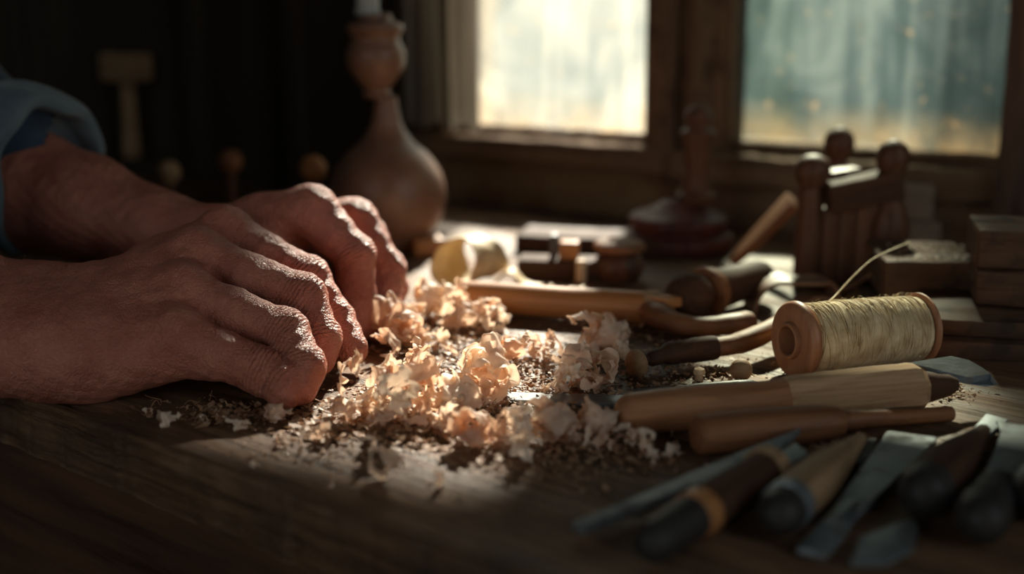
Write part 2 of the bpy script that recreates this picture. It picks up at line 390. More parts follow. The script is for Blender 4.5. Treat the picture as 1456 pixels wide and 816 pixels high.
# ================================================================ outside the window
m, nt, b = new_mat('meadow'); M['meadow'] = m
nt.links.new(ramp(nt, ntex(nt, coords(nt), 3, 5), [(.35, (.035, .042, .042)), (.65, (.085, .08, .068))]).outputs[0], b.inputs['Base Color'])
b.inputs['Roughness'].default_value = 1; b.inputs['Specular IOR Level'].default_value = 0
struct('ground', prism([(-60, .3), (60, .3), (60, 90), (-60, 90)], -1.25, -1.2), M['meadow'], WM)
m, nt, b = new_mat('leaves'); M['leaf'] = m
nt.links.new(ramp(nt, ntex(nt, coords(nt), 9, 4), [(.35, (.08, .22, .02)), (.65, (.22, .45, .06))]).outputs[0], b.inputs['Base Color'])
def bush(name, px, py, dist, rx, rz, label, zc):
    o_ = ray(px, py); P = o_*dist; P.z = zc
    bm = bmesh.new(); r = random.Random(px)
    for i in range(1500):
        d = Vector((r.gauss(0, 1), r.gauss(0, 1), r.gauss(0, 1))).normalized()*r.uniform(.6, 1)
        c = Vector((d.x*rx, d.y*rx, d.z*rz)); u = Vector((r.gauss(0, 1), r.gauss(0, 1), r.gauss(0, 1))).normalized()
        w = u.orthogonal().normalized(); s = .05*r.uniform(.6, 1.3)
        bm.faces.new([bm.verts.new(c+u*s), bm.verts.new(c+w*s*.5+u*s*.2), bm.verts.new(c-u*s), bm.verts.new(c-w*s*.5+u*s*.2)])
    t = empty(name, Matrix.Translation(P), label, 'bush')
    mesh_obj('foliage', bm, M['leaf'], t, None)
    mesh_obj('stem', tube([(0, 0, -1.2-zc), (.02, 0, 0), (0, .02, rz*.5)], [.05, .04, .02], 8), M['darkwood_z'], t)
bush('garden_shrub', 1066, 120, 3.4, .085, .9, 'green shrub seen through the left edge of the right window', .15)
0 and bush('garden_tree', 1330, 40, 4.6, .55, .8, 'dark leafy tree outside, behind the right part of the right window', .75)

m, nt, b = new_mat('backdrop_teal'); M['shed'] = m
nt.links.new(ramp(nt, ntex(nt, coords(nt, (1.5, 1.5, .5)), 1.2, 5, .6), [(.35, (.025, .06, .065)), (.65, (.09, .165, .17))]).outputs[0], b.inputs['Base Color'])
a_, b_ = ray(1012, 100), ray(1760, 100); a_ = Vector((a_.x, a_.y, 0))*5.2; b_ = Vector((b_.x, b_.y, 0))*4.6
Mx, Ls = between(a_, b_); Mx.translation.z = -1.2
t = empty('added_shed', Mx, 'added blue green shed giving the right window a dim teal view', 'shed')  # shed added so the right pane looks out on a dark teal surface
bm = bmesh.new()
for i in range(int(Ls/.14)): rough_box(i*.14, i*.14+.136, 0, .03, 0, 2.1, .004, .001, 10, 4, bm=bm, seed=i)
rough_box(0, Ls, .03, 1.6, 0, 2.08, .004, 0, 8, bm=bm)
mesh_obj('wall', bm, M['shed'], t)
bm = bmesh.new(); vs = [bm.verts.new(p) for p in ((-.1, -.12, 2.08), (Ls+.1, -.12, 2.08), (Ls+.1, 1.7, 2.08), (-.1, 1.7, 2.08), (-.1, .8, 2.45), (Ls+.1, .8, 2.45))]
for f in ((0, 1, 5, 4), (2, 3, 4, 5), (0, 4, 3), (1, 2, 5), (0, 3, 2, 1)): bm.faces.new([vs[i] for i in f])
mesh_obj('roof', bm, M['boards'], t)

# thin hanging cloth at the left of the left window
m = bpy.data.materials.new('linen_cloth'); m.use_nodes = True; nt = m.node_tree; b = nt.nodes['Principled BSDF']; out = nt.nodes['Material Output']; M['linen'] = m
c = ramp(nt, ntex(nt, coords(nt, (40, 40, 4)), 1, 4), [(.3, (.22, .18, .14)), (.7, (.42, .36, .29))]).outputs[0]
nt.links.new(c, b.inputs['Base Color']); b.inputs['Roughness'].default_value = .95; bump(nt, b, ntex(nt, coords(nt), 1500, 2), .3, .0004)
tl = nt.nodes.new('ShaderNodeBsdfTranslucent'); nt.links.new(c, tl.inputs[0]); mx = nt.nodes.new('ShaderNodeMixShader'); mx.inputs[0].default_value = .45
nt.links.new(b.outputs[0], mx.inputs[1]); nt.links.new(tl.outputs[0], mx.inputs[2]); nt.links.new(mx.outputs[0], out.inputs[0])
ca, cb = S(575, 100, .03)[0], S(684, 100, .03)[0]
bm = bmesh.new(); grid = []
for i in range(91):
    u = i/90; row = []
    for j in range(25):
        z = .066+(.50-.066)*j/24; spread = 1-.12*(j/24)
        x = ca+(cb-ca)*u*spread; y = -.034+.009*math.sin(u*2*PI*5+.6*math.sin(z*9))*(.6+.4*math.sin(u*9+1))-.002*math.sin(z*14+u*8)
        row.append(bm.verts.new((x, y, z+.003*math.sin(u*17)*(j == 0))))
    grid.append(row)
for a_, b_ in zip(grid, grid[1:]):
    for j in range(24): bm.faces.new((a_[j], b_[j], b_[j+1], a_[j+1]))
bmesh.ops.solidify(bm, geom=bm.faces[:], thickness=.0009)
t = empty('curtain', WM, 'grey linen curtain hanging at the left side of the left window', 'curtain')
mesh_obj('cloth', bm, M['linen'], t, 0)
rod = tube([(ca-.03, -.034, .502), (cb+.03, -.034, .502)], .004, 14)
mesh_obj('rod', rod, M['darksteel'], t)
for x in (ca-.022, cb+.022): mesh_obj('bracket', rough_box(x-.004, x+.004, -.034, 0.001, .497, .507, .001, 0, 4), M['darksteel'], t)
# ================================================================ the person: arms and hands grown as one blended surface
def surface_nets(V, origin, h):
    """V: field (negative inside) on a regular grid -> verts, quads"""
    ins = V < 0
    c = ins[:-1, :-1, :-1].astype(np.int8)
    cnt = np.zeros_like(c)
    for dx in (0, 1):
        for dy in (0, 1):
            for dz in (0, 1):
                cnt += ins[dx:dx+c.shape[0], dy:dy+c.shape[1], dz:dz+c.shape[2]]
    act = (cnt > 0) & (cnt < 8)
    idx = -np.ones(c.shape, np.int64); I = np.argwhere(act); idx[act] = np.arange(len(I))
    acc = np.zeros((len(I), 3)); n = np.zeros(len(I))
    corners = [(0, 0, 0), (1, 0, 0), (0, 1, 0), (0, 0, 1), (1, 1, 0), (1, 0, 1), (0, 1, 1), (1, 1, 1)]
    for a in corners:
        for b in corners:
            d = np.subtract(b, a)
            if d.sum() != 1 or (d < 0).any(): continue
            va = V[I[:, 0]+a[0], I[:, 1]+a[1], I[:, 2]+a[2]]; vb = V[I[:, 0]+b[0], I[:, 1]+b[1], I[:, 2]+b[2]]
            x = (va < 0) != (vb < 0); t = np.where(x, va/np.where(x, va-vb, 1), 0)
            acc += np.where(x[:, None], np.array(a)+t[:, None]*d, 0); n += x
    verts = (I+acc/n[:, None])*h+np.array(origin)
    quads = []
    for ax in range(3):
        sl0 = [slice(1, -1)]*3; sl0[ax] = slice(0, -1); sl1 = list(sl0); sl1[ax] = slice(1, None)
        A = ins[tuple(sl0)]; Bm = ins[tuple(sl1)]; X = np.argwhere(A != Bm); flip = A[A != Bm]
        off = np.array([1, 1, 1]); off[ax] = 0; X = X+off
        u, v = [i for i in range(3) if i != ax]
        def cell(du, dv):
            Y = X.copy(); Y[:, u] -= du; Y[:, v] -= dv; return idx[Y[:, 0], Y[:, 1], Y[:, 2]]
        q = np.stack([cell(1, 1), cell(0, 1), cell(0, 0), cell(1, 0)], 1)
        if ax != 1: flip = ~flip
        q[~flip] = q[~flip][:, ::-1]; quads.append(q)
    return verts, np.concatenate(quads)
class Field:
    def __init__(s, lo, hi, h):
        s.h = h; s.lo = np.array(lo, float); s.n = np.ceil((np.array(hi)-s.lo)/h).astype(int)+1
        s.ax = [(s.lo[i]+h*np.arange(s.n[i])).astype(np.float32) for i in range(3)]
        s.V = np.full(s.n, .03, np.float32)
    def box(s, lo, hi):
        a = np.clip(((np.array(lo)-s.lo)/s.h).astype(int), 0, s.n); b = np.clip(np.ceil((np.array(hi)-s.lo)/s.h).astype(int)+1, 0, s.n)
        return tuple(slice(x, y) for x, y in zip(a, b))
    @staticmethod
    def smin(a, b, k):
        hh = np.maximum(k-np.abs(a-b), 0)/k; return np.minimum(a, b)-hh*hh*k*.25
    def cap(s, a, b, ra, rb, k=.004, V=None, sub=False):
        V = s.V if V is None else V
        a = np.array(a, np.float32); b = np.array(b, np.float32); pad = max(ra, rb)+k+.004
        sl = s.box(np.minimum(a, b)-pad, np.maximum(a, b)+pad)
        if any(q.stop <= q.start for q in sl): return
        X, Y, Z = (s.ax[0][sl[0]][:, None, None]-a[0], s.ax[1][sl[1]][None, :, None]-a[1], s.ax[2][sl[2]][None, None, :]-a[2])
        d = b-a; L = max(float(d@d), 1e-12)
        t = np.clip((X*d[0]+Y*d[1]+Z*d[2])/L, 0, 1)
        D = np.sqrt((X-t*d[0])**2+(Y-t*d[1])**2+(Z-t*d[2])**2)-(ra+(rb-ra)*t)
        if sub: V[sl] = -s.smin(-V[sl], D, k)
        else: V[sl] = s.smin(V[sl], D, k)
    def sph(s, a, r, k=.004, V=None): s.cap(a, a, r, r, k, V)
    def new(s): return np.full(s.n, .03, np.float32)
def finger(F, V, MCP, PIP, DIP, TIP, r, palm):
    """r: radii at MCP, PIP, DIP, TIP"""
    G = F.new(); v = [np.array(q) for q in (MCP, PIP, DIP, TIP)]
    dors = v[1]-(v[0]+v[3])/2; dors /= np.linalg.norm(dors)
    def seg(a, b, ra, rb, waist, k=.003):
        m = (a+b)/2; rm = (ra+rb)/2*waist; F.cap(a, m, ra, rm, k, G); F.cap(m, b, rm, rb, k, G)
    seg(v[0], v[1], r[0], r[1], .95); seg(v[1], v[2], r[1], r[2], .95); seg(v[2], v[3], r[2], r[3], 1.0)
    # bony knuckle at the middle joint, pads underneath each phalanx
    F.sph(v[1]+dors*r[1]*.16, r[1]*.93, .003, G)
    F.sph(v[2]+dors*r[2]*.06, r[2]*.97, .003, G)
    pd = (v[0]*.45+v[1]*.55)-dors*r[1]*.25; F.sph(pd, r[1]*.86, .005, G)
    pd = (v[1]+v[2])/2-dors*r[2]*.22; F.sph(pd, r[2]*.85, .004, G)
    ax = v[3]-v[2]; ax /= np.linalg.norm(ax); F.sph(v[3]-ax*.002-dors*.001, r[3]*1.04, .004, G)
    return G
hands = {}
def P3(t): return np.array(U(*t))
# px, py, depth bearings of the joints
near = {
 'index': [(322, 333, .672), (436, 396, .660), (475, 453, .655), (499, 497, .648)],
 'middle': [(283, 366, .645), (428, 422, .637), (454, 480, .632), (451, 511, .628)],
 'ring': [(262, 416, .622), (404, 473, .613), (431, 520, .603), (427, 550, .598)],
 'pinky': [(255, 480, .602), (372, 527, .598), (402, 543, .596), (408, 556, .594)]}
nrad = {'index': (.0124, .0108, .0093, .0078), 'middle': (.0124, .0112, .0098, .0080), 'ring': (.0120, .0108, .0095, .0078), 'pinky': (.0122, .0105, .0094, .0074)}
nthumb = [(210, 415, .672), (330, 450, .690), (420, 480, .690), (474, 508, .672)]
far = {
 'index': [(443, 298, .705), (503, 363, .700), (509, 425, .700), (507, 463, .697)],
 'middle': [(503, 315, .732), (547, 383, .727), (545, 438, .718), (532, 463, .703)],
 'ring': [(520, 338, .752), (553, 408, .745), (546, 442, .733), (530, 457, .717)],
 'pinky': [(512, 362, .772), (545, 412, .765), (538, 432, .752), (524, 440, .737)]}
frad = {'index': (.0128, .0108, .0092, .0078), 'middle': (.0125, .0110, .0094, .0078), 'ring': (.0115, .010, .0088, .0074), 'pinky': (.010, .0088, .0080, .0066)}
fthumb = [(360, 380, .690), (420, 425, .678), (462, 462, .680), (492, 482, .684)]
def lerp(a, b, t): return np.array(a)*(1-t)+np.array(b)*t
def build_hand(F, J, R, TH, wr, wu, arm, ulift, seed):
    """wr / wu: radial and ulnar wrist centres with radius; arm: list of (p_radial, p_ulnar, r_r, r_u)"""
    names = ['index', 'middle', 'ring', 'pinky']
    Q = {n: [P3(t) for t in J[n]] for n in names}
    T = [P3(t) for t in TH]; pos = {'index': 0, 'middle': .33, 'ring': .66, 'pinky': 1}
    backd = np.cross(Q['index'][0]-wr[0], Q['pinky'][0]-wr[0]); backd /= np.linalg.norm(backd)
    if backd@(np.array([0, 0, CAM_H])-wr[0]) < 0: backd = -backd
    palm = F.new()
    for n in names:
        w0 = lerp(wr[0], wu[0], pos[n]*.86+.07); r0 = wr[1]*(1-pos[n])+wu[1]*pos[n]
        m = Q[n][0]
        F.cap(w0, lerp(w0, m, .55), r0*.92, R[n][0]*1.12, .010, palm)
        F.cap(lerp(w0, m, .55), m, R[n][0]*1.12, R[n][0]*1.0, .008, palm)
        # extensor tendon and knuckle head
        F.cap(w0+backd*r0*.62, m+backd*R[n][0]*.72, .0022, .0030, .006, palm)
        F.sph(m+backd*R[n][0]*.30, R[n][0]*.86, .005, palm)
    # web of palm between metacarpals, heel of the hand, ball of the thumb
    for a, b in (('index', 'middle'), ('middle', 'ring'), ('ring', 'pinky')):
        m = (Q[a][0]+Q[b][0])/2; w0 = (wr[0]+wu[0])/2
        F.cap(lerp(w0, m, .3), lerp(w0, m, .86), .013, .0095, .012, palm)
    F.cap(wu[0]+ulift[0], lerp(wu[0], Q['pinky'][0], .55)+ulift[1], wu[1]*.95, .0125, .012, palm)
    F.cap(lerp(wu[0], Q['pinky'][0], .5)+ulift[1], lerp(Q['pinky'][0], Q['pinky'][1], .45)+ulift[1]*.8, .0125, .0080, .010, palm)
    F.cap(lerp(wr[0], T[0], .3), lerp(T[0], T[1], .6), .0135, .0125, .012, palm)
    F.cap(T[0], lerp(wu[0], Q['ring'][0], .4)-backd*.012, .012, .010, .014, palm)
    # veins
    r = random.Random(seed)
    for n0, n1 in (('middle', 'ring'), ('index', 'middle'), ('ring', 'pinky')):
        a = lerp(wr[0], wu[0], pos[n0]*.7+.2)+backd*.0145; b = (Q[n0][0]+Q[n1][0])/2+backd*.0095; pts = [lerp(a, b, i/5) + np.array([r.uniform(-1, 1) for _ in range(3)])*.0016 for i in range(6)]
        for p, q in zip(pts, pts[1:]): F.cap(p, q, .0016, .0016, .0035, palm)
    for i, ((a, b, ra, rb), (c, d, rc, rd)) in enumerate(zip(arm, arm[1:])):
        F.cap(a, c, ra, rc, .012, palm); F.cap(b, d, rb, rd, .02, palm)
        F.cap((a+b)/2, (c+d)/2, (ra+rb)*.46, (rc+rd)*.46, .015, palm)
    FG = F.new()
    for n in names:
        G = finger(F, None, *Q[n], R[n], palm); FG = F.smin(FG, G, .0009)
    body = F.smin(palm, FG, .0055)
    G = F.new(); rt = (.0125, .0115, .0105, .0085)
    for i in range(3): F.cap(T[i], T[i+1], rt[i], rt[i+1], .004, G)
    F.V = F.smin(body, G, .004)
    return Q, T, backd
def skin_attrs(verts, Qs, wrists):
    """per-vertex crease phase and mask around every finger joint, for the skin's fine bump"""
    ph = np.zeros(len(verts), np.float32); mk = np.zeros(len(verts), np.float32); best = np.full(len(verts), 1e9)
    red = np.zeros(len(verts), np.float32)
    for Q, R in Qs:
        for n, q in Q.items():
            for j in (0, 1, 2):
                ax = q[j+1]-q[max(j-1, 0)]; ax /= np.linalg.norm(ax)
                rel = verts-q[j]; s = rel@ax; rad = np.linalg.norm(rel-s[:, None]*ax, axis=1); r = R[n][j]
                d = np.linalg.norm(rel, axis=1)
                wdt = (.010, .0075, .004)[j]
                m = np.exp(-(s/wdt)**2)*np.clip(1.7-rad/r, 0, 1)*(.45, 1, .8)[j]
                up = m > mk; mk[up] = m[up]; ph[up] = s[up]*1000
                red = np.maximum(red, np.exp(-(d/(r*1.35))**2)*(.8, 1, .7)[j])
    for (w, ax, wd) in wrists:
        rel = verts-w; s = rel@ax; m = .0*np.exp(-(s/wd)**2); up = (m > mk) & (np.linalg.norm(rel, axis=1) < .06)
        mk[up] = m[up]; ph[up] = s[up]*1000*.6
    return ph, mk, red
# ---- near (right) hand
def V3(p): return np.array(p)
wr1 = (P3((118, 432, .640)), .0165); wu1 = (P3((120, 505, .606)), .0165)
arm1 = [(wr1[0], wu1[0], wr1[1], wu1[1]), (P3((60, 432, .642)), P3((60, 500, .607)), .0180, .0170), (P3((-60, 425, .64)), P3((-70, 495, .605)), .0235, .0205), (P3((-260, 405, .63)), P3((-260, 470, .60)), .029, .027)]
F1 = Field((-.285, .50, -.002), (-.055, .70, .118), .00092)
Q1, T1, bd1 = build_hand(F1, near, nrad, nthumb, wr1, wu1, arm1, (np.array([.006, 0, -.001]), np.array([0, 0, -.004])), 3)
v1, q1 = surface_nets(F1.V, F1.lo, F1.h)
# ---- far (left) hand
wr2 = (P3((288, 338, .712)), .0150); wu2 = (P3((300, 350, .752)), .0150)
arm2 = [(wr2[0], wu2[0], wr2[1], wu2[1]), (P3((225, 325, .722)), P3((230, 335, .755)), .0175, .017), (P3((120, 292, .745)), P3((130, 300, .775)), .0250, .023), (P3((40, 268, .765)), P3((40, 275, .785)), .029, .027), (P3((-90, 235, .785)), P3((-90, 240, .80)), .031, .029)]
F2 = Field((-.345, .62, -.002), (-.055, .83, .150), .00115)
Q2, T2, bd2 = build_hand(F2, far, frad, fthumb, wr2, wu2, arm2, (np.array([.004, 0, -.004]), np.array([0, 0, -.006])), 5)
v2, q2 = surface_nets(F2.V, F2.lo, F2.h)
# ---- the rest of both arms, shoulders and chest, coarser
ELN = np.array([-.372, .565, .060]); SHN = np.array([-.50, .44, .335]); ELF = P3((-120, 228, .792)); SHF = P3((-330, -330, .83)); CH = (SHN+SHF)/2+np.array([-.08, -.06, -.16])
def unit_(v): return v/np.linalg.norm(v)
F3 = Field((-.80, .25, -.35), (-.23, 1.0, .86), .006)
a1, a2 = arm1[-2], arm2[-2]
F3.cap((a1[0]+a1[1])/2, ELN, .034, .036, .01); F3.cap(ELN, SHN, .037, .048, .02)
F3.cap((a2[0]+a2[1])/2, ELF, .031, .036, .01); F3.cap(ELF, SHF, .037, .048, .02)
F3.cap(SHN, SHF, .055, .055, .06); F3.cap(CH, CH-np.array([0, 0, .25]), .12, .11, .08)
F3.cap((SHN+SHF)/2+np.array([-.03, 0, .02]), (SHN+SHF)/2+np.array([.02, .01, .12]), .05, .048, .04)
Hc = (SHN+SHF)/2+np.array([.03, .01, .255]); hf = unit_(np.array([.80, .05, -.60])); hu = unit_(np.array([.6, .04, .80])); hs = np.cross(hf, hu)
F3.cap(Hc-hf*.018+hu*.012, Hc+hf*.012+hu*.015, .080, .074, .02)                      # skull
F3.cap(Hc+hf*.030-hu*.030, Hc+hf*.040-hu*.085, .055, .034, .03)                      # face and jaw
F3.cap((SHN+SHF)/2+np.array([-.02, 0, .05]), Hc-hu*.05-hf*.02, .055, .050, .03)       # neck
F3.cap(Hc+hf*.090-hu*.005, Hc+hf*.108-hu*.035, .006, .011, .012); F3.cap(Hc+hf*.072+hu*.018-hs*.03, Hc+hf*.072+hu*.018+hs*.03, .012, .012, .012)
for sg in (-1, 1):
    F3.cap(Hc+hs*sg*.078-hf*.002+hu*.012, Hc+hs*sg*.074-hf*.002-hu*.028, .013, .009, .006)
    F3.cap(Hc+hf*.083-hu*.004+hs*sg*.030, Hc+hf*.083-hu*.004+hs*sg*.036, .008, .008, .008)
F3.cap(Hc+hf*.074-hu*.072-hs*.018, Hc+hf*.074-hu*.072+hs*.018, .0065, .0065, .006)
v3, q3 = surface_nets(F3.V, F3.lo, F3.h)
keep = (v3[q3[:, 0], 0] < -.272) & ~((v3[q3[:, 0], 1] > .66) & (v3[q3[:, 0], 0] > -.335))
q3 = q3[keep]
q1 = q1[(v1[q1[:, 0], 0] > -.281)]; q2 = q2[(v2[q2[:, 0], 0] > -.341)]
def relax(v, q, it=2, lam=.5):
    for _ in range(it):
        s = np.zeros_like(v); c = np.zeros(len(v))
        for a, b in ((0, 1), (1, 2), (2, 3), (3, 0)):
            np.add.at(s, q[:, a], v[q[:, b]]); np.add.at(c, q[:, a], 1); np.add.at(s, q[:, b], v[q[:, a]]); np.add.at(c, q[:, b], 1)
        ok = c > 0; v = v.copy(); v[ok] += lam*(s[ok]/c[ok][:, None]-v[ok])
    return v
v1 = relax(v1, q1, 2); v2 = relax(v2, q2, 2); v3 = relax(v3, q3, 3)
def unit(v): return v/np.linalg.norm(v)
axw1 = unit(Q1['middle'][0]-wr1[0]); axw2 = unit(Q2['middle'][0]-wr2[0])
# low undulation of flesh, clear of the bench plane
def undul(v, amp, freq):
    o = np.zeros(len(v))
    for i, (a, b, c) in enumerate(((1, .7, .3), (-.4, 1, .6), (.5, -.6, 1), (.9, .2, -.8))):
        o += np.sin(v@np.array([a, b, c])*freq*(1+.37*i)+i*1.7)
    return o*amp
def normals(v, q):
    n = np.zeros_like(v); fn = np.cross(v[q[:, 2]]-v[q[:, 0]], v[q[:, 3]]-v[q[:, 1]])
    for k in range(4): np.add.at(n, q[:, k], fn)
    l = np.linalg.norm(n, axis=1); l[l == 0] = 1; return n/l[:, None]
n1_ = normals(v1, q1); n2_ = normals(v2, q2)
v1 += n1_*undul(v1, .00012, 420)[:, None]; v2 += n2_*undul(v2, .00012, 420)[:, None]
for v in (v1, v2): v[:, 2] = np.maximum(v[:, 2], .0006)
allv = np.concatenate([v1, v2, v3]); allq = np.concatenate([q1, q2+len(v1), q3+len(v1)+len(v2)])
ph, mk, red = skin_attrs(allv, [(Q1, nrad), (Q2, frad)], [(wr1[0]*.5+wu1[0]*.5, axw1, .016), (wr2[0]*.5+wu2[0]*.5, axw2, .016)])
used = np.unique(allq); remap = -np.ones(len(allv), int); remap[used] = np.arange(len(used))
allv = allv[used]; allq = remap[allq]; ph, mk, red = ph[used], mk[used], red[used]
me = bpy.data.meshes.new('body')
me.vertices.add(len(allv)); me.vertices.foreach_set('co', allv.astype(np.float32).ravel())
me.loops.add(len(allq)*4); me.loops.foreach_set('vertex_index', allq.astype(np.int32).ravel())
me.polygons.add(len(allq)); me.polygons.foreach_set('loop_start', np.arange(0, len(allq)*4, 4, dtype=np.int32))
me.update(calc_edges=True); me.validate()
for nm, arr in (('crease_phase', ph), ('crease_mask', mk), ('red', red)):
    at = me.attributes.new(nm, 'FLOAT', 'POINT'); at.data.foreach_set('value', arr.astype(np.float32))
m, nt, b = new_mat('skin'); M['skin'] = m
def attr(nt, n):
    a = nt.nodes.new('ShaderNodeAttribute'); a.attribute_name = n; return a.outputs['Fac']
v = coords(nt); blot = ntex(nt, v, 55, 5, .6); fineblot = ntex(nt, v, 420, 4, .65)
c = ramp(nt, blot, [(.3, (.38, .11, .07)), (.7, (.56, .205, .135))]).outputs[0]
c = mixc(nt, math2(nt, 'MULTIPLY', attr(nt, 'red'), .55), c, (.54, .17, .11))
c = mixc(nt, ramp(nt, fineblot, [(.55, 0), (.75, .4)]).outputs[0], c, (.26, .10, .065))
nt.links.new(c, b.inputs['Base Color'])
b.inputs['Roughness'].default_value = .42; b.inputs['Specular IOR Level'].default_value = .5
b.inputs['Subsurface Weight'].default_value = .12; b.inputs['Subsurface Radius'].default_value = (1, .35, .2); b.inputs['Subsurface Scale'].default_value = .004
nt.links.new(ramp(nt, fineblot, [(.3, .36), (.7, .56)]).outputs[0], b.inputs['Roughness'])
wob = math2(nt, 'MULTIPLY', math2(nt, 'SUBTRACT', ntex(nt, v, 160, 3), .5), 4)
wv = math2(nt, 'SINE', math2(nt, 'ADD', math2(nt, 'MULTIPLY', attr(nt, 'crease_phase'), PI/1.9), wob))
wv = math2(nt, 'MULTIPLY', math2(nt, 'POWER', math2(nt, 'ABSOLUTE', wv), .6), attr(nt, 'crease_mask'))
vo = nt.nodes.new('ShaderNodeTexVoronoi'); vo.feature = 'DISTANCE_TO_EDGE'; nt.links.new(v, vo.inputs['Vector']); vo.inputs['Scale'].default_value = 850
cell = ramp(nt, vo.outputs['Distance'], [(0, 0), (.25, 1)]).outputs[0]
vo2 = nt.nodes.new('ShaderNodeTexVoronoi'); vo2.feature = 'DISTANCE_TO_EDGE'; nt.links.new(v, vo2.inputs['Vector']); vo2.inputs['Scale'].default_value = 330
cell2 = ramp(nt, vo2.outputs['Distance'], [(0, 0), (.2, 1)]).outputs[0]
hgt = math2(nt, 'ADD', math2(nt, 'MULTIPLY', wv, 1.4), math2(nt, 'ADD', math2(nt, 'MULTIPLY', cell, .28), math2(nt, 'MULTIPLY', cell2, .32)))
hgt = math2(nt, 'ADD', hgt, math2(nt, 'MULTIPLY', ntex(nt, v, 240, 5, .6), .8))
bump(nt, b, hgt, 1.0, .00075)
person = empty('person', Matrix.Translation((CH[0], CH[1], -.9)), 'person in blue denim shirt, both bare hands on the bench', 'person')
bo = mesh_obj('body', me, M['skin'], None, 0); bo.parent = person; bo.matrix_parent_inverse = person.matrix_world.inverted()
def adopt(o, par=None):
    if par: o.parent = par; return o
    o.parent = person; o.matrix_parent_inverse = person.matrix_world.inverted(); return o
# nails
m, nt, b = new_mat('fingernail'); M['nail'] = m
b.inputs['Base Color'].default_value = (.55, .30, .23, 1); b.inputs['Roughness'].default_value = .25
def nail(D, T, dors, r, name='fingernail'):
    D, T = Vector(D), Vector(T); ax = (T-D).normalized(); dors = Vector(dors); dors = (dors-ax*dors.dot(ax)).normalized(); sd = ax.cross(dors)
    bm = bmesh.new(); rows = []
    for i in range(9):
        u = i/8; pos = T+ax*(-.0065+.0105*u); row = []
        w = math.radians(50)*(1 if u < .75 else math.cos((u-.75)*2.6))*(min(1, .75+u))
        drop = -.0002 if i < 1 else .00035-.0012*max(0, u-.6)**1.5*6*.5
        for j in range(-5, 6):
            a = w*j/5; row.append(bm.verts.new(pos+(dors*math.cos(a)+sd*math.sin(a))*(r+drop)))
        rows.append(row)
    for a, c in zip(rows, rows[1:]):
        for j in range(10): bm.faces.new((a[j], a[j+1], c[j+1], c[j]))
    bmesh.ops.solidify(bm, geom=bm.faces[:], thickness=.0006)
    return adopt(mesh_obj(name, bm, M['nail'], None, 60), bo)
for Q, R in ((Q1, nrad), (Q2, frad)):
    for n, q in Q.items():
        d = q[1]-(q[0]+q[3])/2; nail(q[2], q[3], d, R[n][3]*1.0)
nail(T1[2], T1[3], -bd1, .0085); nail(T2[2], T2[3], -bd2, .0085)
# arm hair
m, nt, b = new_mat('hair'); M['hair'] = m; b.inputs['Base Color'].default_value = (.72, .52, .36, 1); b.inputs['Roughness'].default_value = .45
def hair(vs, ns, prob, length, r, rad):
    bm = bmesh.new(); dirn = None
    idx = np.nonzero(r.random(len(vs)) < prob)[0]
    for i in idx:
        p = Vector(vs[i]); n = Vector(ns[i]); g = Vector((.8, -.1, -.35))+Vector(r.normal(0, .45, 3)); g = (g-n*g.dot(n)).normalized()
        L = length*r.uniform(.5, 1.25); lift = r.uniform(.4, 1.3); w = Vector(r.normal(0, .35, 3)); pts = []
        for k in range(5):
            t = k/4; pts.append(p+(n*lift*(t-.35*t*t)+g*(t+.5*t*t)*.8+w*t*t*.5)*L)
        tube(pts, [rad, rad, rad*.9, rad*.7, rad*.3], 3, bm, cap=False)
    return bm
nn = normals(v1, q1); x = (v1-wr1[0])@axw1
toward = nn@np.array([0, -.7, .7]) > -.35
pr = np.where(x < -.018, .09, np.where(x < .012, .035, np.where(x < .045, .005, .0007)))*toward*(v1[:, 2] > .02)
hb = adopt(mesh_obj('arm_hair', hair(v1, nn, pr, .0100, rng, .00010), M['hair'], None, 0), bo); hb['kind'] = 'stuff'
nn2 = normals(v2, q2); x = (v2-wr2[0])@axw2
pr = np.where(x < .02, .025, .002)*(nn2[:, 2] > -.1)
hb = adopt(mesh_obj('arm_hair', hair(v2, nn2, pr, .008, rng, .00013), M['hair'], None, 0), bo); hb['kind'] = 'stuff'
# ---- denim shirt
m, nt, b = new_mat('denim'); M['denim'] = m
v = coords(nt); c = ramp(nt, ntex(nt, v, 26, 4), [(.35, (.015, .03, .055)), (.65, (.035, .062, .10))]).outputs[0]
nt.links.new(c, b.inputs['Base Color']); b.inputs['Roughness'].default_value = .9; b.inputs['Sheen Weight'].default_value = .15
bump(nt, b, math2(nt, 'ADD', ntex(nt, v, 1600, 2), math2(nt, 'MULTIPLY', ntex(nt, v, 90, 4), 2)), .4, .0008)
m, nt, b = new_mat('denim_cuff'); M['cuff'] = m
v = coords(nt); c = ramp(nt, ntex(nt, v, 30, 4), [(.35, (.075, .11, .135)), (.65, (.15, .195, .22))]).outputs[0]
nt.links.new(c, b.inputs['Base Color']); b.inputs['Roughness'].default_value = .9; b.inputs['Sheen Weight'].default_value = .2
bump(nt, b, math2(nt, 'ADD', ntex(nt, v, 1600, 2), math2(nt, 'MULTIPLY', ntex(nt, v, 90, 4), 2)), .4, .0008)
F4 = Field((-.88, .20, -.45), (-.26, 1.06, .56), .005)
CF = P3((26, 232, .768)); CFd = unit(P3((120, 290, .76))-P3((-90, 205, .79))); CN = ELN*.62+(a1[0]+a1[1])/2*.38
F4.cap(CF-CFd*.012, ELF+np.array([0, 0, .012]), .040, .052, .012); F4.cap(ELF+np.array([0, 0, .012]), SHF, .052, .068, .03)
F4.cap(CN, ELN, .044, .052, .012); F4.cap(ELN, SHN, .052, .068, .03)
F4.cap(SHN, SHF, .072, .072, .08); F4.cap(CH, CH-np.array([0, 0, .25]), .135, .13, .09)
X, Y, Z = np.meshgrid(*F4.ax, indexing='ij')
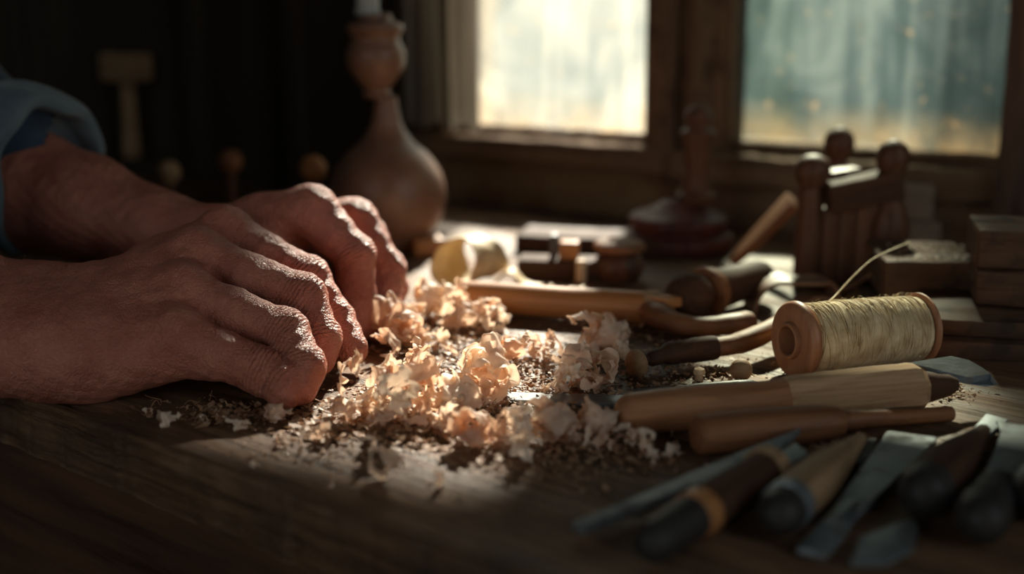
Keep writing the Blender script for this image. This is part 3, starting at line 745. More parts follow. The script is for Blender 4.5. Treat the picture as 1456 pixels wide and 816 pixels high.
F4.V += (.0022*np.sin(X*95+Y*40+2*np.sin(Z*60))+.0018*np.sin(Z*130+X*70+2*np.sin(Y*50))).astype(np.float32)
v4, q4 = surface_nets(F4.V, F4.lo, F4.h); v4 = relax(v4, q4, 1)
me = bpy.data.meshes.new('shirt'); me.from_pydata(v4.tolist(), [], q4.tolist()); me.update()
shirt = adopt(mesh_obj('shirt', me, M['denim'], None, 0))
def cuff(C, d, r0, w, th):
    d = Vector(d); Mx = frame(Vector(C), d); bm = bmesh.new()
    pr = [(-w/2, r0-.006), (-w/2, r0+th*.6), (-w*.40, r0+th), (-w*.1, r0+th*1.15), (w*.30, r0+th), (w*.46, r0+th*.7), (w/2, r0+.0005), (w*.46, r0-.003), (w*.1, r0-.006)]
    bm = lathe(smoothprof(pr, 4), 72, 'x')
    for v in bm.verts:
        a = math.atan2(v.co.z, v.co.y); k = 1+.05*math.sin(3*a+1)+.03*math.sin(7*a+v.co.x*120); v.co.y *= k; v.co.z *= k; v.co.x += .003*math.sin(2*a+.7)+.0015*math.sin(6*a)
    bm.transform(Mx); return adopt(mesh_obj('rolled_cuff', bm, M['cuff'], None, 0), shirt)
cuff(CF+CFd*.004, CFd, .0415, .032, .006); cuff(CN, unit((a1[0]+a1[1])/2-ELN), .045, .034, .006)

def field_mesh(F, name, mat, par=None, it=2):
    v, q = surface_nets(F.V, F.lo, F.h); v = relax(v, q, it); me = bpy.data.meshes.new(name); me.from_pydata(v.tolist(), [], q.tolist()); me.update(); return adopt(mesh_obj(name, me, mat, None, 0), par)
# grey hair, trousers and boots, all off to the left of the frame
m, nt, b = new_mat('grey_hair'); M['ghair'] = m; b.inputs['Base Color'].default_value = (.16, .14, .12, 1); b.inputs['Roughness'].default_value = .6
bump(nt, b, ntex(nt, coords(nt, (400, 400, 60)), 1, 4), .8, .002)
F = Field(Hc-.16, Hc+.16, .005); F.cap(Hc-hf*.026+hu*.018, Hc-hf*.004+hu*.028, .085, .078, .01); F.cap(Hc-hf*.050-hu*.045, Hc-hf*.03, .052, .07, .02)
F.cap(Hc+hf*.075-hu*.04, Hc+hf*.085-hu*.03, .070, .070, .01, sub=True); field_mesh(F, 'head_hair', M['ghair'], bo)
m, nt, b = new_mat('trouser_cloth'); M['trouser'] = m; b.inputs['Base Color'].default_value = (.03, .028, .025, 1); b.inputs['Roughness'].default_value = .9
F = Field((CH[0]-.22, CH[1]-.24, -.87), (CH[0]+.22, CH[1]+.24, -.10), .009)
hd_ = unit(SHF-SHN)*.095; hd_[2] = 0; ft = []
F.cap(CH+np.array([0, 0, -.42])-hd_*.8, CH+np.array([0, 0, -.42])+hd_*.8, .115, .115, .06)
for sg in (-1, 1):
    hip = CH+hd_*sg+np.array([0, 0, -.46]); knee = hip*1.0; knee[2] = -.52; knee += hd_*sg*.15; an = knee.copy(); an[2] = -.84
    F.cap(hip, knee, .092, .068, .03); F.cap(knee, an, .068, .058, .02); ft.append(an)
field_mesh(F, 'trousers', M['trouser'])
for an in ft:
    F = Field(an-np.array([.14, .14, .06]), an+np.array([.24, .20, .06]), .006); fw = unit(np.array([.8, .25, 0]))
    F.cap(an+np.array([0, 0, .02]), an+np.array([0, 0, -.015]), .052, .045, .01); F.cap(an+np.array([0, 0, -.018])-fw*.03, an+np.array([0, 0, -.022])+fw*.13, .040, .036, .02); field_mesh(F, 'boot', M['black'])
# ================================================================ tools and objects on the bench
def tool(name, a, b, label, cat='tool', group=None, roll=0):
    P0, P1 = B(*a), B(*b); Mx, L = between(P0, P1, roll)
    return empty(name, Mx, label, cat, group), L, Mx
def loft(prof, n=48, bm=None, shape=None):
    """prof: (x, ry, rz, oct 0..1) cross-sections, octagonal where oct=1"""
    bm = bm or bmesh.new(); rings = []
    for x, ry, rz, o in prof:
        ring = []
        for i in range(n):
            t = 2*PI*i/n; a = (t+PI/8) % (PI/4)-PI/8; ro = math.cos(PI/8)*1.04/math.cos(a); r = 1+(ro-1)*o
            ring.append(bm.verts.new((x, math.cos(t)*r*ry, math.sin(t)*r*rz)))
        rings.append(ring)
    for a, c in zip(rings, rings[1:]):
        for i in range(n): bm.faces.new((a[i], a[(i+1) % n], c[(i+1) % n], c[i]))
    bm.faces.new(rings[0][::-1]); bm.faces.new(rings[-1]); return bm
def dome(x0, r, k=6, depth=None):
    d = depth or r; return [(x0+d*(1-math.cos(PI/2*i/k)), max(r*math.sin(PI/2*i/k), r*.02)) for i in range(k+1)]
# --- whittled knife with half round, half octagonal handle
t, L, Mx = tool('carving_knife', (876, 590, .0092), (1306, 551, .0125), 'carving tool with brown butt and pale octagonal grip, in front of the spool', 'carving tool')
pr = [(x, r, r, 0) for x, r in dome(-.001, .0088, 8)]
pr += [(.02, .0096, .0094, 0), (.035, .0098, .0096, 0), (.052, .0093, .0092, 0), (.062, .0088, .0088, .0), (.070, .0088, .0089, .3), (.075, .0092, .0094, .8)]
mesh_obj('handle', loft(pr, 64), M['beech'], t, 25)
pr = [(.0745, .0090, .0092, .9), (.077, .0098, .0100, 1), (.11, .0104, .0106, 1), (L-.004, .0108, .0109, 1), (L-.001, .0103, .0104, 1), (L+.0015, .0085, .0086, 1)]
b2 = loft(pr, 64); bmesh.ops.subdivide_edges(b2, edges=[e for e in b2.edges if abs(e.verts[0].co.x-e.verts[1].co.x) > .01], cuts=24)
for v in b2.verts: v.co += Vector((0, v.co.y, v.co.z)).normalized()*(.00022*noise.noise(v.co*220)+.0001*noise.noise(v.co*600))
fo = mesh_obj('faceted_grip', b2, M['facet'], t, 18); fo['label'] = 'pale faceted grip with knife marks'
mesh_obj('bolster', lathe([(L-.001, .0068), (L+.003, .0072), (L+.006, .0066), (L+.014, .0050), (L+.018, .0030)], 28), M['darkwood'], t)
pts = [B(1288, 515, .0225), B(1352, 505, .0225), B(1378, 511, .0205), B(1398, 523, .0175), B(1408, 531, .0165), B(1419, 545, .0115), B(1402, 541, .013), B(1375, 536, .0155), B(1335, 526, .020)]
bm = bmesh.new(); top = [bm.verts.new(p) for p in pts]; bot = [bm.verts.new(p-Vector((0, 0, .0032 if i not in (5,) else .001))) for i, p in enumerate(pts)]
bm.faces.new(top); bm.faces.new(bot[::-1])
for i in range(len(pts)): bm.faces.new((top[i], bot[i], bot[(i+1) % len(pts)], top[(i+1) % len(pts)]))
bmesh.ops.bevel(bm, geom=bm.edges[:], offset=.0004, segments=2, affect='EDGES')
bm.transform(Mx.inverted()); mesh_obj('blade', bm, M['steel'], t, 30)
# --- second handle, in front
t, L, Mx = tool('bradawl', (988, 619, .0088), (1196, 599, .0082), 'brown blunt handled bradawl with slim shaft, in front of the octagonal grip', 'awl')
pr = [(0, .0050), (.0004, .0068), (.0015, .0078), (.004, .0082), (.02, .0086), (.04, .0083), (.055, .0076), (L-.003, .0066), (L, .0055)]
mesh_obj('handle', lathe(smoothprof(pr, 4), 40), M['brown'], t)
P2 = Mx.inverted() @ B(1352, 588, .0045)
mesh_obj('shaft', tube(curve_pts([(L-.002, 0, 0), (L+.012, 0, 0), tuple(P2*.6+Vector((L, 0, 0))*.4), tuple(P2)], 5), [.0040]*5+[.0036]*5+[.0034]*5+[.0032], 16), M['brown'], t)
# --- steel strip under the shavings
def plate(name, pxs, z0, z1, mat, parent_label, cat, bev=.0003, group=None, part='blade'):
    P = [B(x, y, z0) for x, y in pxs]; c = P[0].copy(); Mx = Matrix.Translation(c)
    t = empty(name, Mx, parent_label, cat, group); ol = [((p-c).x, (p-c).y) for p in P]
    b = prism(ol, 0, z1-z0, bev); mesh_obj(part, b, mat, t, 30); return t
plate('steel_scraper', [(718, 562), (900, 567), (930, 575), (905, 581), (722, 573)], .0004, .0022, M['steel'], 'thin flat steel scraper blade lying half under the shavings, pointing at the whittled handle', 'scraper')
# --- graver
t, L, Mx = tool('graver', (955, 558, .0032), (1078, 549, .0036), 'small black handled graver with dark pointed blade, behind the brown butt of the carving tool', 'graver')
mesh_obj('handle', lathe([(0, .0016), (.002, .0026), (.012, .0034), (.03, .0036), (L-.003, .0034), (L, .002)], 20), M['black'], t)
q = Mx.inverted() @ B(888, 553, .0015)
b2 = bmesh.new(); vs = [b2.verts.new(p) for p in ((.004, -.0018, -.001), (.004, .0018, -.001), (.004, 0, .002), tuple(q))]
for f in ((0, 1, 2), (0, 3, 1), (1, 3, 2), (2, 3, 0)): b2.faces.new([vs[i] for i in f])
mesh_obj('blade', b2, M['darksteel'], t)
# --- bead, tiny peg
P = B(1053, 541, .0); o = mesh_obj('wooden_bead', ball(.0054, 32), M['oldhandle']); o.location = P+Vector((0, 0, .0053)); tagp(o, 'small round wooden bead standing free to the left of the thread spool', 'bead')
P = B(994, 541, .0); t = empty('wooden_peg', yaw(P, 20), 'tiny pale mushroom headed peg between the bead and the oval knob', 'peg')
mesh_obj('stem', lathe([(0, .0018), (.0006, .0021), (.003, .0016)], 16, 'z'), M['palewood'], t)
mesh_obj('cap', lathe([(.0028, .0010), (.0030, .0026), (.0042, .0030), (.0058, .0024), (.0066, .0006)], 20, 'z'), M['palewood'], t)
# --- gouge with oval knob
t, L, Mx = tool('bent_gouge', (905, 517, .0065), (1150, 446, .0150), 'long bent gouge with oval end knob and dark ferrule, left of the thread spool', 'gouge')
mesh_obj('knob', ball(.0068, 28, sx=.68, sz=1.05), M['oldhandle'], t)
i_ = Mx.inverted(); P = [i_ @ B(*q) for q in ((908, 513, .0065), (925, 510, .0065), (950, 503, .008), (985, 498, .0085), (1018, 494, .009))]
mesh_obj('ferrule', tube(curve_pts(P, 4), [.0026]*4+[.0040]*4+[.0056]*4+[.0062]*4+[.0058], 20), M['darkwood'], t)
P = [i_ @ B(*q) for q in ((1016, 494, .009), (1050, 488, .010), (1085, 474, .0125), (1115, 458, .014), (1150, 440, .016))]
mesh_obj('handle', tube(curve_pts(P, 5), [.0060]*5+[.0066]*5+[.0062]*5+[.0052]*5+[.004], 20, flat=.8), M['brown'], t)
# --- thread spool
P0 = B(1124, 484, .0187); P1 = B(1309, 466, .0175); Mx, L = between(P0, P1)
t = empty('thread_spool', Mx, 'wooden spool wound with pale linen thread, lying on its side', 'spool')
R = .0187
def flange(x0, x1, sgn):
    w = x1-x0; pr = [(x0, .0088), (x0, R-.002), (x0+w*.12, R-.0007), (x0+w*.35, R), (x0+w*.7, R), (x0+w*.9, R-.0006), (x1, R-.0015), (x1, .0088)]
    b = lathe(pr, 96); bmesh.ops.delete(b, geom=[f for f in b.faces if len(f.verts) > 8], context='FACES'); return b
mesh_obj('flange', flange(0, .0062, 1), M['spoolwood'], t, 35); R = .0176
mesh_obj('flange', flange(L-.0028, L, -1), M['spoolwood'], t, 35)
pr = [(.004, .0068), (-.001, .0068), (-.0022, .0071), (-.0026, .0078), (-.0022, .0086), (-.0008, .0091), (.001, .0093)]
pr = [(L-.001, .0068)]+pr+[(L-.001, .0093), (L-.001, .0068)]
b = lathe(pr, 64); bmesh.ops.delete(b, geom=[f for f in b.faces if len(f.verts) > 8], context='FACES'); mesh_obj('core_tube', b, M['spoolwood'], t, 40)
m, nt, b = new_mat('linen_thread'); M['thread'] = m
v = coords(nt); nt.links.new(ramp(nt, ntex(nt, v, 160, 5), [(.3, (.50, .35, .17)), (.7, (.84, .68, .42))]).outputs[0], b.inputs['Base Color']); b.inputs['Roughness'].default_value = .8
b.inputs['Sheen Weight'].default_value = .3; bump(nt, b, ntex(nt, v, 2600, 3), .5, .0002)
# wound body: turns modelled in the surface, plus crossing strands on top
bm = bmesh.new(); nx, na = 520, 150; xa, xb = .0060, L-.0038; rings = []
for i in range(nx+1):
    x = xa+(xb-xa)*i/nx; u = i/nx; ring = []
    for j in range(na):
        a = 2*PI*j/na; sl = .0016*math.sin(a+u*5)+.0012*math.sin(2*a+9*u)
        env = .0163+.0007*math.sin(u*PI)-.0009*u+.0004*noise.noise(Vector((x*160, math.cos(a), math.sin(a))))
        if u < .03: env -= .0022*(1-u/.03)
        g = abs(math.sin((x+sl)*PI/.00062)); r = env+.00024*g**.7+.00022*noise.noise(Vector(((x+sl)*900, math.cos(a)*.8, math.sin(a)*.8)))
        ring.append(bm.verts.new((x, math.cos(a)*r, math.sin(a)*r)))
    rings.append(ring)
for a_, c_ in zip(rings, rings[1:]):
    for j in range(na): bm.faces.new((a_[j], a_[(j+1) % na], c_[(j+1) % na], c_[j]))
r_ = random.Random(4)
for s in range(120):
    x0 = r_.uniform(xa+.003, xb-.002); dx = r_.choice([1, -1])*r_.uniform(.002, .014)*(1.4 if s % 4 == 0 else .6); a0 = r_.uniform(0, 2*PI); da = r_.uniform(1.6, 4.2); pts = []
    for k in range(26):
        q = k/25; x = min(max(x0+dx*(q-.5)+.0006*math.sin(q*7+s), xa+.0008), xb-.0008); a = a0+da*q; u = (x-xa)/(xb-xa)
        r = .0163+.0007*math.sin(u*PI)-.0009*u+.00034+.0002*math.sin(q*PI); pts.append((x, math.cos(a)*r, math.sin(a)*r))
    tube(pts, .00028, 6, bm)
tw = mesh_obj('thread_winding', bm, M['thread'], t, 0)
bm = bmesh.new()
for s in range(150):
    x0 = r_.uniform(xa, xb); a0 = r_.gauss(PI*.42, .7); r = .0168; pts = []; d = [r_.gauss(0, 1) for _ in range(3)]; Ln = r_.uniform(.0015, .0045)
    for k in range(6):
        q = k/5; pts.append((x0+Ln*(d[0]*.5*q+.2*math.sin(q*5+s)), math.cos(a0+d[1]*q*.12)*(r+Ln*.7*q*(1-.4*q)), math.sin(a0+d[1]*q*.12)*(r+Ln*.7*q*(1-.4*q))))
    tube(pts, .000055, 4, bm)
o = mesh_obj('loose_fibres', bm, M['thread'], tw, 0); o['kind'] = 'stuff'
P = [i for i in (B(1172, 434, .0345), U(1188, 420, .662), U(1212, 394, .675), U(1240, 369, .69), U(1268, 355, .71), U(1292, 345, .745))]
P = [Mx.inverted() @ p for p in P]; mesh_obj('thread_end', tube(curve_pts(P, 6), .00042, 8), M['thread'], tw, 0)
# --- orange rod with ferrule and carved tang
t, L, Mx = tool('tool_handle', (655, 421, .0095), (920, 438, .0095), 'straight orange brown wooden tool handle with pale ferrule, lying behind the shavings', 'tool handle')
mesh_obj('handle', lathe(smoothprof([(0, .0075), (.001, .0088), (.02, .0092), (.06, .0090), (L-.004, .0094), (L, .0092)], 4), 40), M['orange'], t)
mesh_obj('ferrule', lathe([(L-.001, .0090), (L, .0102), (L+.006, .0104), (L+.007, .0085)], 36), M['oldhandle'], t)
i_ = Mx.inverted(); P = [i_ @ B(*q) for q in ((926, 440, .0095), (950, 455, .009), (985, 464, .0075), (1030, 462, .0075), (1068, 456, .008))]
mesh_obj('tang', tube(curve_pts(P, 5), [.0085]*5+[.0070]*5+[.0062]*5+[.0068]*5+[.006], 18, flat=.8), M['brown'], t)
b = prism([(L-.004, -.004), (L+.012, -.011), (L+.020, -.004), (L+.012, .004)], .003, .0085, .001); mesh_obj('wedge', b, M['orange'], t)
# --- dark turned mallet lying behind
t, L, Mx = tool('carving_mallet', (974, 424, .0145), (1086, 392, .0145), 'dark turned mallet with round ball end lying behind the orange brown handle', 'mallet')
pr = [(x-.010, r) for x, r in dome(0, .0138, 10)]+[(.010, .0125), (.015, .0095), (.018, .0085)]
mesh_obj('head', lathe(pr, 40), M['darkwood'], t)
mesh_obj('ring', lathe([(.017, .009), (.018, .0140), (.021, .0146), (.024, .0138), (.025, .010)], 40), M['brown'], t)
mesh_obj('handle', lathe(smoothprof([(.024, .0105), (.028, .0118), (.045, .0112), (L-.004, .0096), (L, .006)], 4), 40), M['darkwood'], t)
# --- turned stand with wide moulded foot
P = B(968, 362, 0); P.z = 0; P += Vector((0, .02, 0)); t = empty('turned_stand', yaw(P, 0), 'reddish dark turned stand with wide moulded foot, before the mullion', 'stand')
k = P.y/1.0
pr = [(0, .034), (.003, .037), (.008, .0385), (.012, .0365), (.0135, .032), (.0165, .033), (.0205, .035), (.0245, .0325), (.027, .024), (.031, .016), (.034, .012)]
mesh_obj('foot', lathe(smoothprof(pr, 4), 56, 'z'), M['reddark'], t, 50)
pr = [(.033, .012), (.038, .0135), (.042, .0105), (.055, .0085), (.075, .0105), (.082, .012), (.086, .008), (.092, .0095), (.098, .0075), (.101, .002)]
o = mesh_obj('column', lathe(smoothprof(pr, 4), 36, 'z'), M['darkwood_z'], t, 50); o.location = (.012, 0, 0)
# --- dark board lying behind and dark hand plane
Pa = B(732, 358, .0); t = empty('dark_plank', yaw(Pa, -14), 'long dark plank lying flat in front of the left window sill', 'plank')
mesh_obj('board', rough_box(0, .115, .0, .040, 0, .012, .0015, .0005, 40), M['darkwood'], t)
Pb = Mx @ Vector((0, 0, 0)); P = B(735, 398, 0); t = empty('hand_plane', yaw(P, -8), 'small dark wooden hand plane behind the left half of the orange brown handle', 'plane')
mesh_obj('body', prism([(0, 0), (.062, 0), (.070, .005), (.070, .017), (.062, .022), (0, .022)], 0, .013, .0015), M['darkwood'], t)
mesh_obj('wedge', rough_box(.026, .038, .005, .017, .013, .024, .001, .0002, 6), M['orange'], t)
mesh_obj('horn', tube(curve_pts([(.060, .011, .012), (.061, .011, .019), (.057, .011, .026)], 5), [.005]*5+[.0042]*5+[.003], 16), M['brown'], t)
mesh_obj('iron', prism([(.020, .006), (.0245, .006), (.0245, .016), (.020, .016)], .012, .028, .0003), M['darksteel'], t)
P = B(826, 402, 0); t = empty('dowel_stub', yaw(P, 0), 'short pale dowel stub standing behind the orange brown handle', 'dowel')
mesh_obj('stub', lathe([(0, .0032), (.0005, .0036), (.0135, .0034), (.0145, .0028)], 20, 'z'), M['palewood'], t)
P = B(880, 398, 0); t = empty('lidded_jar', yaw(P, 0), 'dark round jar with flared brown lid, behind the ferrule of the orange brown handle', 'jar')
mesh_obj('jar_body', lathe(smoothprof([(0, .010), (.001, .0125), (.008, .0155), (.015, .0140), (.019, .009)], 5), 36, 'z'), M['darkwood_z'], t)
mesh_obj('lid', lathe(smoothprof([(.0185, .008), (.0195, .0150), (.022, .0165), (.0245, .0145), (.026, .006), (.027, .001)], 4), 36, 'z'), M['brown'], t)
# --- rolled pale leather / birch bark sheet
def ribbon(path, w, th, wid_dir=None, wprof=None, n=5):
    bm = bmesh.new(); path = [Vector(p) for p in path]; rows = []
    for i, p in enumerate(path):
        T = (path[min(i+1, len(path)-1)]-path[max(i-1, 0)]).normalized(); W = Vector(wid_dir or (0, 1, 0)); W = (W-T*W.dot(T)).normalized(); N = T.cross(W)
        ww = w*(wprof(i/(len(path)-1)) if wprof else 1)
        rows.append(([bm.verts.new(p+W*ww*(j/n-.5)+N*th/2+N*.02*ww*math.sin(j*2.1+i*.8)) for j in range(n+1)], [bm.verts.new(p+W*ww*(j/n-.5)-N*th/2+N*.02*ww*math.sin(j*2.1+i*.8)) for j in range(n+1)]))
    for (a, b), (c, d) in zip(rows, rows[1:]):
        for j in range(n): bm.faces.new((a[j], a[j+1], c[j+1], c[j])); bm.faces.new((b[j+1], b[j], d[j], d[j+1]))
        bm.faces.new((a[0], c[0], d[0], b[0])); bm.faces.new((a[n], b[n], d[n], c[n]))
    for a, b in (rows[0], rows[-1]):
        for j in range(n): bm.faces.new((a[j], b[j], b[j+1], a[j+1]))
    return bm
m, nt, b = new_mat('pale_leather'); M['leather_p'] = m
nt.links.new(ramp(nt, ntex(nt, coords(nt), 60, 5), [(.3, (.50, .34, .17)), (.7, (.80, .64, .38))]).outputs[0], b.inputs['Base Color']); b.inputs['Roughness'].default_value = .6
m, nt, b = new_mat('brown_leather'); M['leather_b'] = m
nt.links.new(ramp(nt, ntex(nt, coords(nt), 60, 5), [(.3, (.10, .04, .02)), (.7, (.26, .12, .06))]).outputs[0], b.inputs['Base Color']); b.inputs['Roughness'].default_value = .45
P = B(672, 408, 0)
sp_ = [(math.cos(a)*(.013+.0013*a)*1.15, 0, math.sin(a)*(.013+.0013*a)+.0165) for a in np.linspace(-1.45, 4.4, 44)]
o = mesh_obj('leather_roll', ribbon(sp_, .034, .0012, (0, 1, 0), lambda u: .75+.25*math.sin(u*9)), M['leather_p']); o.matrix_world = yaw(P, -38); tagp(o, 'cream rolled leather sheet standing behind the left end of the orange brown handle', 'leather')
P = B(712, 407, 0)
sp_ = [(x, 0, .0012+.009*math.exp(-((x-.006)/.007)**2)) for x in np.linspace(-.004, .052, 30)]
o = mesh_obj('leather_offcut', ribbon(sp_, .014, .0014, (0, 1, 0), lambda u: 1-.5*u), M['leather_p']); o.matrix_world = yaw(P, -12); tagp(o, 'pale humped leather offcut beside the cream roll, behind the orange brown handle', 'leather')
P = B(590, 366, 0); t = empty('ochre_scrap', yaw(P, 20), 'small ochre block of wood at the foot of the gourd shaped bottle', 'block')
mesh_obj('block', rough_box(0, .022, 0, .018, 0, .012, .002, .0008, 10), M['orange'], t)
# --- folded brown strap and strips by the spool
P = B(1066, 440, 0)
sp_ = curve_pts([(0, 0, .001), (.004, 0, .013), (.018, 0, .0175), (.034, 0, .016), (.044, 0, .0165), (.050, 0, .008), (.056, 0, .002)], 6)
o = mesh_obj('leather_strap', ribbon(sp_, .022, .002, (0, 1, 0)), M['leather_b']); o.matrix_world = yaw(P, 8); tagp(o, 'folded brown leather strap behind the left end of the thread spool', 'strap')
P = B(1120, 446, 0)
sp_ = curve_pts([(0, 0, .001), (.012, .0, .009), (.026, 0, .007), (.040, 0, .0012)], 6)
o = mesh_obj('leather_strap', ribbon(sp_, .012, .002, (0, 1, 0)), M['leather_b']); o.matrix_world = yaw(P, 18); tagp(o, 'short arched brown leather strap directly behind the top of the spool', 'strap')
Pq = [B(1168, 424, .004), B(1205, 408, .010), B(1245, 384, .020), B(1280, 358, .034), B(1292, 352, .037)]
c = Pq[0].copy(); o = mesh_obj('bent_strip', ribbon(curve_pts([p-c for p in Pq], 6), .010, .0015, (.3, 1, 0)), M['leather_b']); o.location = c; tagp(o, 'wide brown strip bent upward against the sawn block behind the spool', 'strip')
for i, (a, b_, r) in enumerate((((1206, 424, .005), (1268, 400, .007), .0032), ((1196, 431, .0035), (1246, 412, .004), .0024))):
    o = mesh_obj('twig', tube([(0, 0, 0), (.01, .0008, .0004), (.018, -.0004, 0), ((B(*b_)-B(*a)).length, 0, 0)], [r*.8, r, r*.9, r*.7], 9), M['oldhandle']); o.matrix_world = between(B(*a), B(*b_))[0]
    tagp(o, ['thicker pale twig leaning to the foot of the sawn block', 'thinner pale twig lying between spool and sawn block'][i], 'twig', 'twigs by the sawn block')
# --- leaning paddle
P0, P1 = B(1040, 374, .004), B(1128, 372, .0); P1 = U(1126, 284, P0.y/1.0*1.0)
Mx, L = between(P0, P1, .3); t = empty('leaning_paddle', Mx, 'dark wooden paddle leaning diagonally against the left post of the wooden clamp', 'paddle')
mesh_obj('blade', prism([(0, -.003), (.012, -.005), (.022, -.011), (L, -.013), (L+.002, 0), (L, .010), (.022, .008), (.012, .004), (0, .003)], -.003, .003, .0012), M['brown'], t)
# --- wooden clamp
P = B(1180, 402, 0); t = empty('wooden_clamp', yaw(P, -6), 'brown upright wooden clamp with a ball topped post, under the right window', 'clamp')
k = P.y/1900*1.01
def X(px): return (px-1180)*k
ht = lambda y: (402-y)*k*1.0
b = lathe(smoothprof([(0, .0085), (.001, .0095), (.02, .0093), (.040, .0084), (ht(268), .0080), (ht(262), .0070)], 4), 28, 'z', sy=.95)
o = mesh_obj('post', b, M['darkwood_z'], t, 50); o.location = (X(1147), 0, 0)
b = lathe(smoothprof([(ht(263), .006), (ht(260), .0082), (ht(254), .0095), (ht(240), .0112), (ht(226), .0096), (ht(218), .0052), (ht(216), .0008)], 5), 28, 'z'); o = mesh_obj('finial', b, M['darkwood_z'], t, 60); o.location = (X(1147), 0, 0)
b = bmesh.new()
for i, (x0, x1, zt_, y0) in enumerate(((1164, 1186, 292, 0), (1187, 1209, 288, .001), (1210, 1240, 284, 0))):
    rough_box(X(x0), X(x1), -.006+y0, .006, 0, ht(zt_), .0015, .0004, 14, bm=b, seed=i)
mesh_obj('panel', b, M['darkwood_z'], t)
b = rough_box(0, .045, -.010, .010, -.009, .009, .002, .0006, 14); o = mesh_obj('crossbar', b, M['darkwood'], t); o.location = (X(1168), -.004, ht(276)); o.rotation_euler = (0, -.20, .12)
b = rough_box(0, .022, -.006, .006, -.004, .004, .0015, .0004, 8); o = mesh_obj('jaw', b, M['reddark'], t); o.location = (X(1170), .010, ht(252)); o.rotation_euler = (0, -.1, .4)
prs = [(0, .0125), (.002, .0135), (.012, .012), (.024, .0118), (.034, .0120), (.042, .0105), (.052, .0066), (.0575, .0058), (.060, .0075), (.0625, .0062), (.065, .0060), (.068, .0082), (.0745, .0098), (.081, .0080), (.0845, .0035), (.0852, .0006)]
def spindle(px, py, s, label):
    P = B(px, py, 0); t = empty('turned_spindle', yaw(P, 0), label, 'spindle', 'turned spindles under the right window')
    mesh_obj('shank', lathe([(z*s, r*s) for z, r in smoothprof(prs[:11], 5)], 32, 'z'), M['darkwood_z'], t, 60)
    mesh_obj('finial', lathe([(z*s, r*s) for z, r in smoothprof(prs[10:], 5)], 32, 'z'), M['darkwood_z'], t, 60)
spindle(1258, 404, 1.06, 'dark ball topped turned spindle standing right of the wooden clamp')
spindle(1184, 368, 1.05, 'dark ball topped turned spindle standing behind the wooden clamp')
# --- grey blocks behind the spindle
def block(name, px, py, t_, z0, wpx, h, dep, label, mat, rot=0, group=None, seed=0, dx=0):
    P = U(px, py, t_); P.z = z0; w = wpx*t_/1900
    o = mesh_obj(name, rough_box(0, w, 0, dep, 0, h, .0018, .0008, 26, seed=seed), M[mat]); o.matrix_world = yaw(P, rot); tagp(o, label, 'block', group); return o
block('wood_block', 1288, 346, .93, 0, 46, .0205, .030, 'lower grey wood block behind the ball topped spindle', 'greyblock', -12, seed=1)
block('wood_block', 1280, 346, .935, .0208, 42, .026, .026, 'upper grey wood block behind the ball topped spindle', 'greyblock', -14, seed=2)
# --- timbers and blocks at right
block('dark_timber', 1316, 500, .672, 0, 330, .0095, .120, 'bottom dark timber of the stack at the right edge, behind the spool', 'block', -9, seed=3)
block('dark_timber', 1322, 500, .680, .0099, 330, .0090, .112, 'second dark timber of the stack, carrying the sawn blocks at right', 'block', -11, seed=4)
block('thin_board', 1236, 425, .748, 0, 85, .0112, .060, 'thin brown board under the sawn block, left of the stack of timbers', 'block', -5, seed=5)
block('sawn_block', 1256, 427, .742, .0193-.0075, 132, .0225, .060, 'sawn block with a dusty pale top, behind the right end of the spool', 'block', -4, seed=6)
block('sawn_block', 1385, 440, .700, .0195, 120, .0185, .050, 'lower of the two dark sawn blocks at the right edge', 'block', -14, seed=7)
block('sawn_block', 1384, 440, .704, .0384, 124, .0205, .050, 'upper of the two dark sawn blocks at the right edge, topmost of its stack', 'block', -12, seed=8)
# --- gourd shaped bottle with candle
P = B(553, 352, 0); t = empty('gourd_bottle', yaw(P, 0), 'tall reddish brown gourd shaped turned bottle behind the hands', 'bottle')
k = P.y/1900*1.02; ht = lambda y: (352-y)*k*1.0
m, nt, b = new_mat('glazed_clay'); M['clay'] = m
nt.links.new(ramp(nt, ntex(nt, coords(nt), 40, 4), [(.3, (.15, .07, .042)), (.7, (.27, .14, .085))]).outputs[0], b.inputs['Base Color']); b.inputs['Roughness'].default_value = .42
pr = [(0, .018), (.0015, .022), (.008, .028), (.020, .037), (.036, .0405), (.052, .038), (.066, .029), (.076, .018), (.086, .0115), (.098, .0085), (.106, .0078)]
mesh_obj('bulb', lathe(smoothprof(pr, 6), 64, 'z'), M['clay'], t, 60)
pr = [(.105, .0078), (.108, .0098), (.111, .0088), (.116, .0125), (.126, .0190), (.136, .0200), (.144, .0165), (.148, .0172), (.152, .0195), (.155, .0185), (.158, .0120), (.162, .0110)]
o = mesh_obj('neck_cup', lathe(smoothprof(pr, 5), 48, 'z'), M['clay'], t, 60); o.location = (-.006, 0, 0)
m, nt, b = new_mat('wax'); M['wax'] = m; b.inputs['Base Color'].default_value = (.42, .42, .38, 1); b.inputs['Roughness'].default_value = .5
Pc = yaw(P+Vector((-.011, 0, .1615)), 0); tc_ = empty('candle', Pc, 'grey wax candle standing in the top of the gourd shaped bottle', 'candle')
mesh_obj('wax', lathe(smoothprof([(0, .0075), (.002, .009), (.004, .0078), (.055, .0070), (.058, .005), (.059, .001)], 4), 28, 'z'), M['wax'], tc_)
mesh_obj('wick', tube([(0, 0, .058), (.0004, 0, .062), (.0016, 0, .066)], .0005, 6), M['black'], tc_)
